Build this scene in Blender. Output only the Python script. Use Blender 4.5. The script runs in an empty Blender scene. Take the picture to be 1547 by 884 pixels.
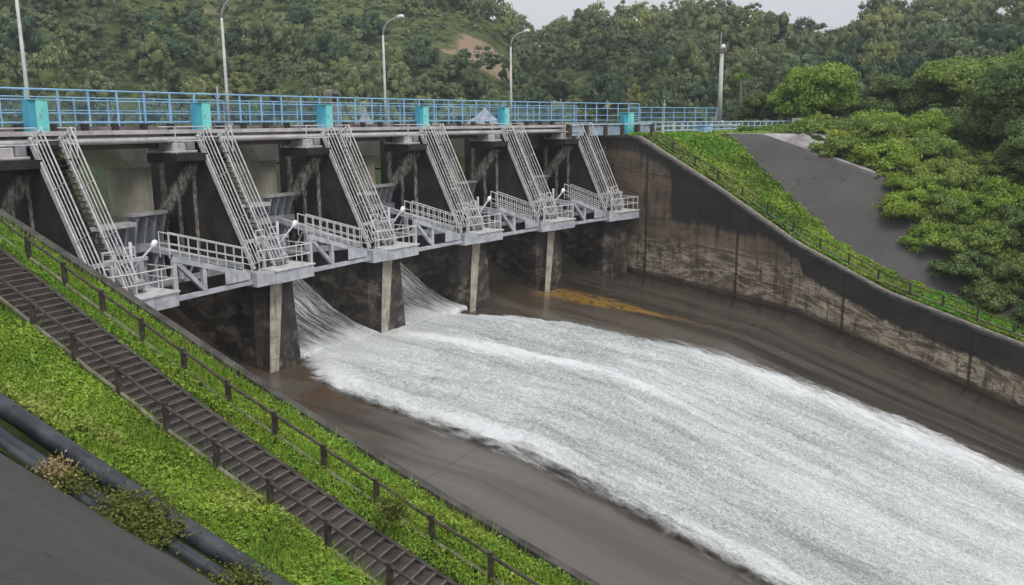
import bpy, math, random
import numpy as np
from mathutils import Vector, Matrix

# ------------------------------------------------------------------ camera, world, light, exposure
sc = bpy.context.scene
COL = sc.collection
YAW, PITCH, ROLL, FPX = math.radians(36.91), math.radians(11.23), math.radians(-0.37), 1300.0
fw = Vector((math.cos(YAW)*math.cos(PITCH), math.sin(YAW)*math.cos(PITCH), -math.sin(PITCH)))
rt = Vector((math.sin(YAW), -math.cos(YAW), 0)); up = rt.cross(fw)
rt2 = rt*math.cos(ROLL)+up*math.sin(ROLL); up2 = -rt*math.sin(ROLL)+up*math.cos(ROLL)
cam = bpy.data.cameras.new('camera'); camo = bpy.data.objects.new('camera', cam); COL.objects.link(camo)
camo.matrix_world = Matrix(((rt2.x, up2.x, -fw.x, 0), (rt2.y, up2.y, -fw.y, 0), (rt2.z, up2.z, -fw.z, 0), (0, 0, 0, 1)))
cam.sensor_width = 36; cam.lens = 36*FPX/1547; cam.clip_end = 3000; cam.clip_start = 0.1
sc.camera = camo

SUN_EL, SUN_AZ = math.radians(60), math.radians(-112)     # azimuth in the xy plane, towards the sun
w = bpy.data.worlds.new('World'); sc.world = w; w.use_nodes = True
nt = w.node_tree; bg = nt.nodes['Background']
sky = nt.nodes.new('ShaderNodeTexSky'); sky.sky_type = 'NISHITA'; sky.sun_disc = False
sky.sun_elevation = SUN_EL; sky.sun_rotation = math.pi/2 - SUN_AZ; sky.dust_density = 6; sky.air_density = 1.2
hs = nt.nodes.new('ShaderNodeHueSaturation'); hs.inputs['Saturation'].default_value = 0.16
cld = nt.nodes.new('ShaderNodeTexNoise'); cld.inputs['Scale'].default_value = 2.2; cld.inputs['Detail'].default_value = 4
cr = nt.nodes.new('ShaderNodeMix'); cr.data_type = 'RGBA'; cr.inputs[6].default_value = (4.3, 4.5, 4.85, 1); cr.inputs[7].default_value = (5.6, 5.75, 6.0, 1)
nt.links.new(cld.outputs[0], cr.inputs[0])
ov = nt.nodes.new('ShaderNodeMix'); ov.data_type = 'RGBA'; ov.inputs[0].default_value = .82      # overcast cloud layer over the clear sky
nt.links.new(sky.outputs[0], hs.inputs['Color']); nt.links.new(hs.outputs[0], ov.inputs[6]); nt.links.new(cr.outputs[2], ov.inputs[7]); nt.links.new(ov.outputs[2], bg.inputs['Color'])
bg.inputs['Strength'].default_value = 0.12
sl = bpy.data.lights.new('sun', 'SUN'); sl.energy = 1.5; sl.angle = math.radians(25); sl.color = (1, .97, .93)
so = bpy.data.objects.new('sun', sl); COL.objects.link(so)
sd = Vector((math.cos(SUN_EL)*math.cos(SUN_AZ), math.cos(SUN_EL)*math.sin(SUN_AZ), math.sin(SUN_EL)))
so.rotation_euler = sd.to_track_quat('Z', 'Y').to_euler(); so.location = (0, 0, 60)
sc.view_settings.view_transform = 'Standard'; sc.view_settings.look = 'None'
sc.view_settings.exposure = 0.38; sc.view_settings.gamma = 1
sc.cycles.use_denoising = True
sc.cycles.max_bounces = 6; sc.cycles.diffuse_bounces = 3; sc.cycles.glossy_bounces = 2; sc.cycles.transparent_max_bounces = 8
sc.cycles.volume_bounces = 0; sc.cycles.use_adaptive_sampling = True

# ------------------------------------------------------------------ frame: the dam is an arc (s along it, r upstream of the nose line)
RR, X0, Y0 = 168.5, 45.5, 38.4
CX, CY = X0, Y0-RR
def W(s, r, z):
    t = s/RR
    return Vector((CX+(RR+r)*math.sin(t), CY+(RR+r)*math.cos(t), z))
def Wn(s, r, z):
    t = s/RR
    return np.stack([CX+(RR+r)*np.sin(t), CY+(RR+r)*np.cos(t), z], -1)
def SR(x, y):
    dx, dy = x-CX, y-CY
    return np.arctan2(dx, dy)*RR, np.hypot(dx, dy)-RR
FR = ([-90, -32, -16, -8, 0, 2, 4, 6, 7.5, 8.5, 14], [-34.1, -18.9, -14.7, -13.9, -13.3, -12.9, -12.2, -11.0, -10.0, -9.9, -12])
def Fz(r): return np.interp(r, *FR)
WR = ([-90, -60, -31, -22, -15, -8, 0, .2, 60], [-33.8, -24, -14.55, -12.2, -9.3, -5.45, -1.42, -1.3, -1.3])
def Rz(r): return np.interp(r, *WR)
WL = ([-90, -60, -24.7, -21.2, -18.2, -15.15, -10.21, -6.74, -2.95, 1.64, 60], [-34.8, -24.2, -11.63, -10.38, -9.24, -8.06, -5.97, -4.48, -2.92, -1.1, -1.1])
def Lz(r): return np.interp(r, *WL)
SL, SRW = -33.0, 22.0
rng = np.random.default_rng(7); random.seed(7)

# ------------------------------------------------------------------ numpy value noise
_perm = np.random.default_rng(3).random(65536)
def vnoise(x, y, z=0.0):
    x, y, z = np.broadcast_arrays(np.asarray(x, float), np.asarray(y, float), np.asarray(z, float))
    xi, yi, zi = np.floor(x).astype(int), np.floor(y).astype(int), np.floor(z).astype(int)
    fx, fy, fz = x-xi, y-yi, z-zi
    fx, fy, fz = fx*fx*(3-2*fx), fy*fy*(3-2*fy), fz*fz*(3-2*fz)
    def h(a, b, c): return _perm[(a*7919+b*104729+c*1299709) % 65536]
    r = 0
    for a in (0, 1):
        for b in (0, 1):
            for c in (0, 1):
                r = r+h(xi+a, yi+b, zi+c)*(fx if a else 1-fx)*(fy if b else 1-fy)*(fz if c else 1-fz)
    return r*2-1
def fbm(x, y, z=0.0, o=4):
    r = 0; a = .5
    for i in range(o):
        r = r+a*vnoise(np.asarray(x)*2**i+i*17, np.asarray(y)*2**i+i*31, np.asarray(z)*2**i); a *= .5
    return r

# ------------------------------------------------------------------ materials
class NT:
    def __init__(s, name):
        s.m = bpy.data.materials.new(name); s.m.use_nodes = True; s.t = s.m.node_tree
        s.b = s.t.nodes['Principled BSDF']
    def n(s, ty, **k):
        x = s.t.nodes.new('ShaderNode'+ty)
        for a, v in k.items():
            if a.startswith('i_'):
                key = a[2:]; key = int(key) if key.isdigit() else key.replace('_', ' ')
                s.set(x.inputs[key], v)
            else: setattr(x, a, v)
        return x
    def set(s, sock, v):
        if hasattr(v, 'is_output'): s.t.links.new(v, sock)
        elif isinstance(v, (tuple, list)) and len(v) == 3 and sock.type == 'RGBA': sock.default_value = (*v, 1)
        else: sock.default_value = v
    def math(s, op, a, b=0.0, c=0.0, clamp=False):
        x = s.n('Math', operation=op, use_clamp=clamp); s.set(x.inputs[0], a); s.set(x.inputs[1], b)
        if op in ('MULTIPLY_ADD', 'SMOOTH_MIN', 'COMPARE'): s.set(x.inputs[2], c)
        return x.outputs[0]
    def mix(s, f, a, b):
        x = s.n('Mix', data_type='RGBA'); s.set(x.inputs[0], f); s.set(x.inputs[6], a); s.set(x.inputs[7], b)
        return x.outputs[2]
    def ss(s, v, lo, hi, o0=0.0, o1=1.0):
        x = s.n('MapRange', interpolation_type='SMOOTHSTEP'); s.set(x.inputs[0], v)
        for i, q in enumerate((lo, hi, o0, o1)): x.inputs[i+1].default_value = q
        return x.outputs[0]
    def coord(s, inst=True):
        tc = s.n('TexCoord'); o = tc.outputs['Object']
        if not inst: return o
        oi = s.n('ObjectInfo'); v = s.n('VectorMath', operation='ADD'); s.set(v.inputs[0], o); s.set(v.inputs[1], oi.outputs['Location'])
        return v.outputs[0]
    def noise(s, co, scale, detail=4, rough=.55, stretch=None, dist=0.0):
        if stretch:
            mp = s.n('Mapping'); s.set(mp.inputs[0], co); mp.inputs['Scale'].default_value = stretch; co = mp.outputs[0]
        x = s.n('TexNoise'); s.set(x.inputs['Vector'], co); x.inputs['Scale'].default_value = scale
        x.inputs['Detail'].default_value = detail; x.inputs['Roughness'].default_value = rough; x.inputs['Distortion'].default_value = dist
        return x.outputs[0]
    def bump(s, h, st, d=.02):
        x = s.n('Bump'); s.set(x.inputs['Height'], h); x.inputs['Strength'].default_value = st; x.inputs['Distance'].default_value = d
        s.set(s.b.inputs['Normal'], x.outputs[0])
    def out(s, col=None, rough=None, metal=0.0, spec=None):
        if col is not None: s.set(s.b.inputs['Base Color'], col)
        if rough is not None: s.set(s.b.inputs['Roughness'], rough)
        s.b.inputs['Metallic'].default_value = metal
        if spec is not None: s.b.inputs['Specular IOR Level'].default_value = spec
        return s.m
    def attr(s, nm):
        return s.n('Attribute', attribute_name=nm)
M = {}
def simple(name, c1, c2, scale=2.0, rough=.7, bump=.2, metal=0.0, stretch=None, lo=.35, hi=.65, bd=.01, spec=None, rust=0.0):
    a = NT(name); co = a.coord(); f = a.noise(co, scale, 5, .6, stretch); f = a.ss(f, lo, hi)
    a.bump(a.noise(co, scale*6, 3), bump, bd); c = a.mix(f, c1, c2)
    if rust:
        r1 = a.noise(co, 2.3, 7, .8); r2 = a.noise(co, 1.4, 5, .7, (3, 3, .4)); c = a.mix(a.math('MULTIPLY', a.ss(r1, .58, .68), rust), c, (.16, .085, .045)); c = a.mix(a.math('MULTIPLY', a.ss(r2, .54, .72), rust*.8), c, (.15, .135, .12))
    M[name] = a.out(c, rough, metal, spec); return M[name]
simple('white_steel', (.36, .37, .41), (.55, .56, .60), 1.5, .5, .15, rust=.55)
simple('weathered_steel', (.22, .23, .25), (.40, .41, .44), 1.2, .55, .2)
simple('rail_steel', (.50, .49, .48), (.70, .69, .68), 3, .5, .1, rust=.5)
simple('beam_paint', (.44, .41, .41), (.62, .59, .58), .9, .6, .2, stretch=(1, 1, 3), rust=.6)
simple('gate_steel', (.16, .18, .21), (.30, .33, .38), .9, .5, .2, stretch=(2, 2, .4))
simple('blue_paint', (.20, .42, .66), (.33, .55, .76), 2, .5, .05, rust=.35)
simple('cyan_paint', (.18, .66, .64), (.27, .78, .74), .8, .5, .05, stretch=(2, 2, .5), rust=.4)
simple('cyan_shaded', (.05, .33, .48), (.09, .42, .55), 1, .4, .05)  # cabinet cyan with the shade of its left face put into the colour
simple('pale_blue_paint', (.33, .52, .66), (.50, .64, .72), 2, .5, .1)
simple('panel_paint', (.25, .33, .42), (.38, .45, .52), 1.2, .6, .1)
simple('cream_paint', (.50, .48, .38), (.64, .61, .50), 2, .6, .1)
simple('dark_gap', (.012, .011, .011), (.03, .027, .025), 2, .8, .2)
simple('dark_post', (.035, .028, .024), (.085, .068, .056), 5, .8, .4)
simple('pale_rail', (.11, .10, .075), (.24, .22, .17), 3, .85, .4)
simple('deck_concrete', (.10, .095, .09), (.20, .19, .18), 1, .8, .3)
simple('coping', (.035, .032, .029), (.085, .078, .072), 1.3, .85, .4, stretch=(1, 1, 1))
simple('brown_girder', (.09, .065, .06), (.17, .125, .115), 1, .7, .2)
simple('lamp_pole', (.42, .43, .42), (.58, .58, .56), 1, .45, .05)
simple('lamp_glass', (.8, .8, .8), (.88, .88, .86), 3, .3, .02)
simple('soil', (.10, .072, .045), (.20, .14, .09), .6, .95, .5)
simple('net_cloth', (.22, .24, .29), (.36, .38, .43), 3, .9, .4)
simple('bark', (.05, .04, .03), (.12, .10, .08), 4, .9, .6)
simple('palm_bark', (.16, .15, .12), (.28, .26, .21), 4, .9, .4)
simple('straw', (.28, .21, .09), (.40, .31, .15), 4, .9, .2)
simple('pole_concrete', (.42, .43, .41), (.56, .56, .53), 1, .8, .15)

def pale_concrete():
    a = NT('pale_concrete'); co = a.coord(); f = a.ss(a.noise(co, .8, 5, .6), .3, .7)
    st = a.ss(a.noise(co, 1.2, 4, .6, (3, 3, .25)), .5, .75)
    c = a.mix(f, (.40, .37, .29), (.56, .52, .42)); c = a.mix(a.math('MULTIPLY', st, .4), c, (.22, .20, .15))
    a.bump(a.noise(co, 12, 3), .25, .01); M['pale_concrete'] = a.out(c, .85)
pale_concrete()

simple('cap_concrete', (.60, .57, .48), (.76, .73, .64), .7, .85, .2, stretch=(1, 1, .5))
def strip_mat():
    a = NT('bare_concrete'); co = a.coord(); f = a.ss(a.noise(co, 1.4, 5, .6), .3, .7)
    st = a.ss(a.noise(co, 1.5, 4, .65, (4, 4, .3)), .5, .7)
    c = a.mix(f, (.30, .26, .21), (.52, .47, .40)); c = a.mix(a.math('MULTIPLY', st, .7), c, (.10, .075, .055))
    a.bump(a.noise(co, 10, 3), .3, .01); M['bare_concrete'] = a.out(c, .8)
strip_mat()

def pier_mat():
    a = NT('stained_pier'); tc = a.n('TexCoord'); o = tc.outputs['Object']; ci = a.coord()
    sx = a.n('SeparateXYZ'); a.set(sx.inputs[0], o); y, z = sx.outputs[1], sx.outputs[2]
    base = a.mix(a.ss(a.noise(ci, .7, 5, .6), .3, .7), (.016, .0135, .012), (.045, .038, .033))
    vs = a.ss(a.noise(ci, 1.0, 4, .6, (2.5, 2.5, .15)), .52, .72)
    base = a.mix(a.math('MULTIPLY', vs, .5), base, (.07, .058, .048))
    # lower mottled band near the crest and chute
    low = a.math('MULTIPLY', a.ss(a.noise(ci, 1.1, 8, .8, (1, .5, 1), .5), .47, .66), a.ss(z, -8.4, -10.0))
    low = a.math('MULTIPLY', low, .85)
    base = a.mix(low, base, (.25, .21, .16))
    mid = a.math('MULTIPLY', a.ss(a.noise(ci, .8, 7, .75, (1, .8, .5)), .50, .68), .6); base = a.mix(mid, base, (.085, .062, .048))
    # lime leaching down the side: an oblique band and vertical runs
    wob = a.math('MULTIPLY', a.math('SUBTRACT', a.noise(ci, 1.6, 4, .6), .5), .9)
    yy = a.math('ADD', y, wob)
    line = a.math('ABSOLUTE', a.math('SUBTRACT', a.math('MULTIPLY', a.math('ADD', z, 2.2), -1.0), a.math('MULTIPLY', a.math('SUBTRACT', yy, 4.8), 1.0)))
    band = a.math('MULTIPLY', a.ss(line, .8, .3), a.ss(z, -5.6, -4.6))
    band = a.math('MULTIPLY', band, a.ss(z, -1.9, -2.3))
    v1 = a.math('MULTIPLY', a.ss(a.math('ABSOLUTE', a.math('SUBTRACT', a.math('MULTIPLY_ADD', wob, .35, y), 4.75)), .2, .07), a.ss(z, -8.6, -7.4))
    v2 = a.math('MULTIPLY', a.ss(a.math('ABSOLUTE', a.math('SUBTRACT', a.math('MULTIPLY_ADD', wob, .4, y), 6.1)), .22, .08), a.math('MULTIPLY', a.ss(z, -9, -8), a.ss(z, -3.0, -3.8)))
    v3 = a.math('MULTIPLY', a.ss(a.math('ABSOLUTE', a.math('SUBTRACT', a.math('MULTIPLY_ADD', wob, .5, y), 7.35)), .3, .1), a.ss(z, -9, -7))
    m = a.math('MAXIMUM', a.math('MAXIMUM', band, v1), a.math('MAXIMUM', v2, a.math('MULTIPLY', v3, .7)))
    brk = a.ss(a.noise(ci, 4.2, 6, .75, (1, 1, .35)), .42, .56)
    m = a.math('MULTIPLY', m, a.math('MULTIPLY_ADD', brk, .75, .22))
    m = a.math('MULTIPLY', m, a.ss(z, -1.9, -2.3))
    tone = a.mix(a.ss(a.noise(ci, 5, 4, .6), .35, .65), (.36, .31, .25), (.72, .67, .58))
    c = a.mix(m, base, tone)
    a.bump(a.noise(ci, 6, 4), .35, .02); M['stained_pier'] = a.out(c, a.ss(a.noise(ci, 1, 3), .3, .7, .45, .8))
pier_mat()

def wall_mat():
    # stained retaining wall: UV = metres along the wall, metres above the chute; 'dark' = where black algae covers the face
    a = NT('stained_wall'); uv = a.n('TexCoord').outputs['UV']; sx = a.n('SeparateXYZ'); a.set(sx.inputs[0], uv)
    u, v = sx.outputs[0], sx.outputs[1]; dk = a.attr('dark').outputs['Fac']
    n1 = a.noise(uv, .45, 6, .7, (.6, 1, 1)); n2 = a.noise(uv, 1.5, 8, .8, (.55, 1, 1), .6); nv = a.noise(uv, 1.4, 5, .65, (1.6, .18, 1))
    base = a.mix(a.ss(n1, .3, .7), (.10, .074, .05), (.22, .165, .115))
    lime = a.math('MULTIPLY', a.ss(n2, .47, .66), a.ss(v, 5.6, 2.2))
    lime = a.math('MULTIPLY', lime, a.ss(n1, .34, .52))
    base = a.mix(a.math('MULTIPLY', lime, .9), base, (.50, .42, .30))
    n4 = a.noise(uv, .6, 9, .72, (.3, 1.3, 1), .5); crust = a.math('MULTIPLY', a.ss(a.math('ABSOLUTE', a.math('SUBTRACT', n4, .5)), .035, .008), a.ss(v, 4.6, 1.6))
    base = a.mix(a.math('MULTIPLY', crust, .85), base, (.60, .52, .40))
    low2 = a.math('MULTIPLY', a.ss(v, 1.9, .5), a.ss(n2, .44, .56)); base = a.mix(a.math('MULTIPLY', low2, .4), base, (.46, .38, .27))
    low3 = a.math('MULTIPLY', a.ss(v, .5, .15), .8); base = a.mix(low3, base, (.03, .024, .018))
    seam = a.math('PINGPONG', a.math('ADD', v, a.math('MULTIPLY', a.math('SUBTRACT', n2, .5), .25)), .9)
    base = a.mix(a.math('MULTIPLY', a.math('MULTIPLY', a.ss(seam, .07, .02), a.ss(nv, .5, .7)), a.ss(v, 6.0, 2.5)), base, (.34, .28, .20))
    seam2 = a.math('PINGPONG', a.math('ADD', v, .12), .9)
    base = a.mix(a.math('MULTIPLY', a.math('MULTIPLY', a.ss(seam2, .06, .015), a.ss(n1, .4, .55)), .75), base, (.02, .016, .013))
    vj = a.math('PINGPONG', u, 1.1)
    base = a.mix(a.math('MULTIPLY', a.math('MULTIPLY', a.ss(vj, .05, .015), a.ss(n2, .5, .6)), .45), base, (.02, .016, .013))
    jt = a.math('PINGPONG', a.math('ADD', u, 1.2), 4.5)
    base = a.mix(a.math('MULTIPLY', a.ss(jt, .16, .05), .85), base, (.018, .014, .012))
    rough = a.noise(uv, 1.1, 10, .72, (.45, 1, 1), .35); base = a.mix(a.math('MULTIPLY', a.ss(rough, .46, .68), .65), base, (.045, .034, .025))
    run = a.ss(nv, .5, .66)
    base = a.mix(a.math('MULTIPLY', run, .7), base, (.022, .018, .015))
    d2 = a.ss(a.math('ADD', a.math('ADD', dk, a.math('MULTIPLY', a.math('SUBTRACT', n1, .5), .9)), a.math('MULTIPLY', a.math('SUBTRACT', nv, .5), .7)), .34, .66)
    c = a.mix(a.math('MULTIPLY', d2, .93), base, a.mix(a.ss(n1, .35, .65), (.014, .013, .012), (.03, .028, .026)))
    a.bump(n2, .5, .03); M['stained_wall'] = a.out(c, .8)
wall_mat()

def floor_mat():
    a = NT('wet_chute'); uv = a.n('TexCoord').outputs['UV']; sx = a.n('SeparateXYZ'); a.set(sx.inputs[0], uv); u, v = sx.outputs[0], sx.outputs[1]
    # UV: u = across (s), v = along (r)
    n1 = a.noise(uv, .35, 5, .6, (1, .18, 1), .6); n2 = a.noise(uv, .75, 4, .55, (1, .08, 1), .5); n3 = a.noise(uv, .25, 4, .6, (1, .5, 1), 1.0)
    c = a.mix(a.ss(n1, .35, .65), (.062, .051, .041), (.118, .102, .086))
    br = a.math('MULTIPLY', a.ss(n3, .42, .62), a.ss(v, -14, -3))
    c = a.mix(a.math('MULTIPLY', br, .8), c, (.075, .045, .024))
    # grey drier strip near the left wall further down
    gy = a.math('MULTIPLY', a.ss(u, -24, -27.5), a.ss(v, -8, -15)); c = a.mix(a.math('MULTIPLY', gy, .6), c, (.17, .165, .16))
    # darker tone on the right side and under the gates
    dr = a.math('MULTIPLY', a.ss(u, 7, 13), a.ss(n2, .62, .40)); c = a.mix(a.math('MULTIPLY', dr, .25), c, (.045, .039, .03))
    rg = a.math('MULTIPLY', a.ss(u, 5.5, 12), .8); c = a.mix(rg, c, a.mix(a.ss(n2, .4, .6), (.028, .024, .019), (.055, .047, .038)))
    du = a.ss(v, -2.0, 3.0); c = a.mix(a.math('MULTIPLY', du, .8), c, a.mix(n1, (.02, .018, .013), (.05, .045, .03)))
    # black film patch on the left below the first pier
    px = a.math('ADD', a.math('MULTIPLY', a.math('SUBTRACT', u, -20.8), .55), a.math('MULTIPLY', a.math('SUBTRACT', n2, .5), 1.6)); py = a.math('MULTIPLY', a.math('SUBTRACT', v, -7.5), .16)
    pd = a.math('ADD', a.math('POWER', a.math('ABSOLUTE', px), 2.0), a.math('POWER', a.math('ABSOLUTE', py), 2.0))
    c = a.mix(a.math('MULTIPLY', a.ss(pd, 1.0, .35), a.ss(n2, .42, .62)), c, (.02, .017, .014))
    # yellow ochre deposit curving downstream on the right
    cu = a.math('ADD', a.math('MULTIPLY', a.math('ADD', v, 3.0), -.11), 10.6); dyl = a.math('ABSOLUTE', a.math('ADD', a.math('SUBTRACT', u, cu), a.math('MULTIPLY', a.math('SUBTRACT', n3, .5), 2.4)))
    wd = a.ss(v, -13, -2, .25, 2.4)
    yl = a.ss(a.math('DIVIDE', dyl, wd), 1.0, .35); yl = a.math('MULTIPLY', yl, a.ss(v, -16, -7)); yl = a.math('MULTIPLY', yl, a.ss(v, 1.2, -.6))
    yl = a.math('MULTIPLY', yl, a.ss(a.noise(uv, 1.6, 6, .75, (1, .5, 1), 1.0), .40, .50))
    c = a.mix(a.math('MULTIPLY', yl, .78), c, (.30, .17, .03))
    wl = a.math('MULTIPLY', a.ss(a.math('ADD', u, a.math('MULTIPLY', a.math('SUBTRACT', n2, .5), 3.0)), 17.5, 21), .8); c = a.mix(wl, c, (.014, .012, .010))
    # slab joints across the chute
    j = a.math('PINGPONG', a.math('ADD', v, 2.0), 6.0); c = a.mix(a.math('MULTIPLY', a.ss(j, .07, .02), .35), c, (.02, .018, .016))
    a.bump(a.noise(uv, 1.5, 5, .6, (1, .35, 1)), .06, .03)
    M['wet_chute'] = a.out(c, a.ss(n2, .3, .7, .12, .30), spec=.5)
floor_mat()

def water_mat():
    a = NT('white_water'); uv = a.n('TexCoord').outputs['UV']; sx = a.n('SeparateXYZ'); a.set(sx.inputs[0], uv); v = sx.outputs[1]
    foam = a.attr('foam').outputs['Fac']
    st = a.noise(uv, 2.4, 6, .7, (1, .07, 1), .25)
    fine = a.noise(uv, 7.5, 6, .75, (1, .8, 1), .8)
    fine2 = a.noise(uv, 18, 3, .8, (1, .85, 1))
    big = a.noise(uv, .35, 3, .6, (1, .25, 1))
    k = a.math('ADD', a.math('MULTIPLY', fine, .5), a.math('ADD', a.math('MULTIPLY', st, .22), a.math('MULTIPLY', fine2, .4)))
    k = a.math('ADD', k, a.math('MULTIPLY', a.math('SUBTRACT', big, .5), .2))
    k = a.math('ADD', k, a.math('MULTIPLY', a.math('SUBTRACT', foam, .5), .42))
    g = a.ss(k, .39, .67)
    c = a.mix(g, (.15, .163, .155), (.68, .695, .70))
    # sheet sliding down the crest: streaks of clear dark water
    j = a.attr('jet').outputs['Fac']
    sk = a.noise(uv, 3.2, 5, .75, (1.6, .10, 1), .3); sk2 = a.noise(uv, 9, 4, .7, (1, .25, 1), .3)
    jc = a.mix(a.ss(a.math('ADD', sk, a.math('MULTIPLY', a.math('SUBTRACT', sk2, .5), .45)), .40, .66), (.075, .08, .078), (.56, .57, .585))
    c = a.mix(j, c, jc)
    a.bump(a.math('ADD', fine, a.math('MULTIPLY', fine2, .5)), .55, .08)
    # thin torn edge of the sheet: holes in the foam show the wet concrete beneath
    e = a.attr('edge').outputs['Fac']
    en = a.noise(uv, 3.0, 6, .75, (1, .25, 1), .4)
    al = a.ss(a.math('ADD', e, a.math('MULTIPLY', a.math('SUBTRACT', en, .5), 1.0)), .12, .80)
    a.set(a.b.inputs['Alpha'], al)
    M['white_water'] = a.out(c, .55)
water_mat()

def reservoir_mat():
    a = NT('reservoir'); co = a.n('TexCoord').outputs['Object']
    h = a.noise(co, .9, 4, .6, (1, 2.2, 1)); a.bump(h, .35, .12)
    M['reservoir'] = a.out(a.mix(a.ss(a.noise(co, .05, 3), .4, .6), (.035, .05, .025), (.055, .07, .035)), .12)
reservoir_mat()

def slab_mat():
    a = NT('asphalt_slope'); tc_ = a.n('TexCoord'); co = tc_.outputs['Object']; suv = a.n('SeparateXYZ'); a.set(suv.inputs[0], tc_.outputs['UV']); f = a.noise(co, .25, 5, .6); g = a.noise(co, 14, 4, .7); st = a.noise(co, .5, 5, .65, (1, 1, .15))
    c = a.mix(a.ss(f, .3, .7), (.044, .040, .038), (.066, .061, .058)); c = a.mix(a.math('MULTIPLY', a.ss(g, .35, .7), .4), c, (.12, .112, .106))
    sp = a.noise(co, 1.1, 4, .7); c = a.mix(a.math('MULTIPLY', a.ss(sp, .63, .69), .75), c, (.02, .018, .016))
    c = a.mix(a.math('MULTIPLY', a.ss(st, .55, .75), .35), c, (.045, .034, .030))
    wv = a.math('MULTIPLY', a.math('SUBTRACT', a.noise(co, .8, 4, .6), .5), .5)
    j1 = a.ss(a.math('PINGPONG', a.math('ADD', suv.outputs[0], wv), 1.9), .035, .01); j2 = a.ss(a.math('PINGPONG', a.math('ADD', suv.outputs[1], wv), 3.1), .03, .01)
    c = a.mix(a.math('MULTIPLY', a.math('MAXIMUM', j1, j2), a.math('MULTIPLY', a.ss(sp, .38, .58), .5)), c, (.022, .020, .018))
    st2 = a.noise(tc_.outputs['UV'], .9, 6, .7, (1, .12, 1), .3); c = a.mix(a.math('MULTIPLY', a.ss(st2, .56, .72), .45), c, (.095, .088, .082))
    a.bump(g, .4, .01); M['asphalt_slope'] = a.out(c, .85)
slab_mat()
def pale_apron():
    a = NT('pale_apron'); co = a.n('TexCoord').outputs['Object']; f = a.noise(co, .5, 5, .65)
    M['pale_apron'] = a.out(a.mix(a.ss(f, .35, .65), (.17, .155, .15), (.36, .34, .34)), .9)
pale_apron()
def ground_mat(name, c1, c2, c3, sc_=.3):
    a = NT(name); co = a.n('TexCoord').outputs['Object']; f = a.noise(co, sc_, 5, .65); g = a.noise(co, sc_*6, 5, .7)
    c = a.mix(a.ss(f, .35, .65), c1, c2); c = a.mix(a.ss(g, .5, .75), c, c3); a.bump(g, .8, .15)
    M[name] = a.out(c, .95, spec=.1)
ground_mat('turf', (.016, .026, .008), (.03, .045, .012), (.03, .026, .015), .5)
def hill_mat():
    a = NT('hillside'); co = a.n('TexCoord').outputs['Object']; f = a.noise(co, .03, 5, .65); g = a.noise(co, .3, 6, .7)
    c = a.mix(a.ss(f, .35, .65), (.075, .10, .035), (.14, .17, .065)); c = a.mix(a.ss(g, .42, .62), c, (.025, .04, .015))
    so_ = a.attr('soil').outputs['Fac']
    c = a.mix(a.ss(a.math('ADD', so_, a.math('MULTIPLY', a.math('SUBTRACT', g, .5), .8)), .45, .62), c, (.27, .20, .135))
    a.bump(g, 1.0, .8); M['hillside'] = a.out(c, .95, spec=.1)
hill_mat()
def leaf_mat(name, c1, c2, var=.5, warm=(1.25, 1.05, .75)):
    a = NT(name); t = a.attr('tint').outputs['Fac']; co = a.coord()
    n = a.ss(a.noise(co, 1.1, 3, .6), .3, .7)
    f = a.math('ADD', a.math('MULTIPLY', t, 1-var*.4), a.math('MULTIPLY', n, var*.4))
    c = a.mix(f, c1, c2); hu = a.attr('hue').outputs['Fac']; c = a.mix(a.math('MULTIPLY', a.ss(hu, .15, 1.0), .75), c, tuple(q*k for q, k in zip(c2, warm))); c = a.mix(a.math('MULTIPLY', a.ss(hu, -.15, -1.0), .75), c, tuple(q*k for q, k in zip(c1, (1.5, 1.9, 2.4)))); a.b.inputs['Subsurface Weight'].default_value = 0
    tr = a.n('BsdfTranslucent'); a.set(tr.inputs['Color'], c)
    mx = a.n('MixShader'); mx.inputs[0].default_value = .28
    a.out(c, .6, spec=.25)
    a.t.links.new(a.b.outputs[0], mx.inputs[1]); a.t.links.new(tr.outputs[0], mx.inputs[2])
    a.t.links.new(mx.outputs[0], a.t.nodes['Material Output'].inputs['Surface']); M[name] = a.m
leaf_mat('forest_leaf', (.036, .062, .028), (.29, .36, .165))
leaf_mat('bright_leaf', (.075, .15, .02), (.36, .50, .08))
leaf_mat('dark_leaf', (.036, .07, .022), (.24, .33, .11))
leaf_mat('vine_leaf', (.07, .13, .025), (.34, .44, .10))
leaf_mat('grass_leaf', (.10, .19, .016), (.38, .53, .075), warm=(1.0, .72, 1.6))
leaf_mat('olive_leaf', (.07, .10, .02), (.24, .27, .06))

def rock_mat(): pass
def pipe_mat():
    a = NT('black_plastic'); co = a.coord(False); n = a.noise(co, 1.5, 5, .65)
    M['black_plastic'] = a.out(a.mix(a.ss(n, .4, .7), (.018, .021, .028), (.055, .062, .075)), a.ss(n, .3, .7, .32, .6))
pipe_mat()

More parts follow.
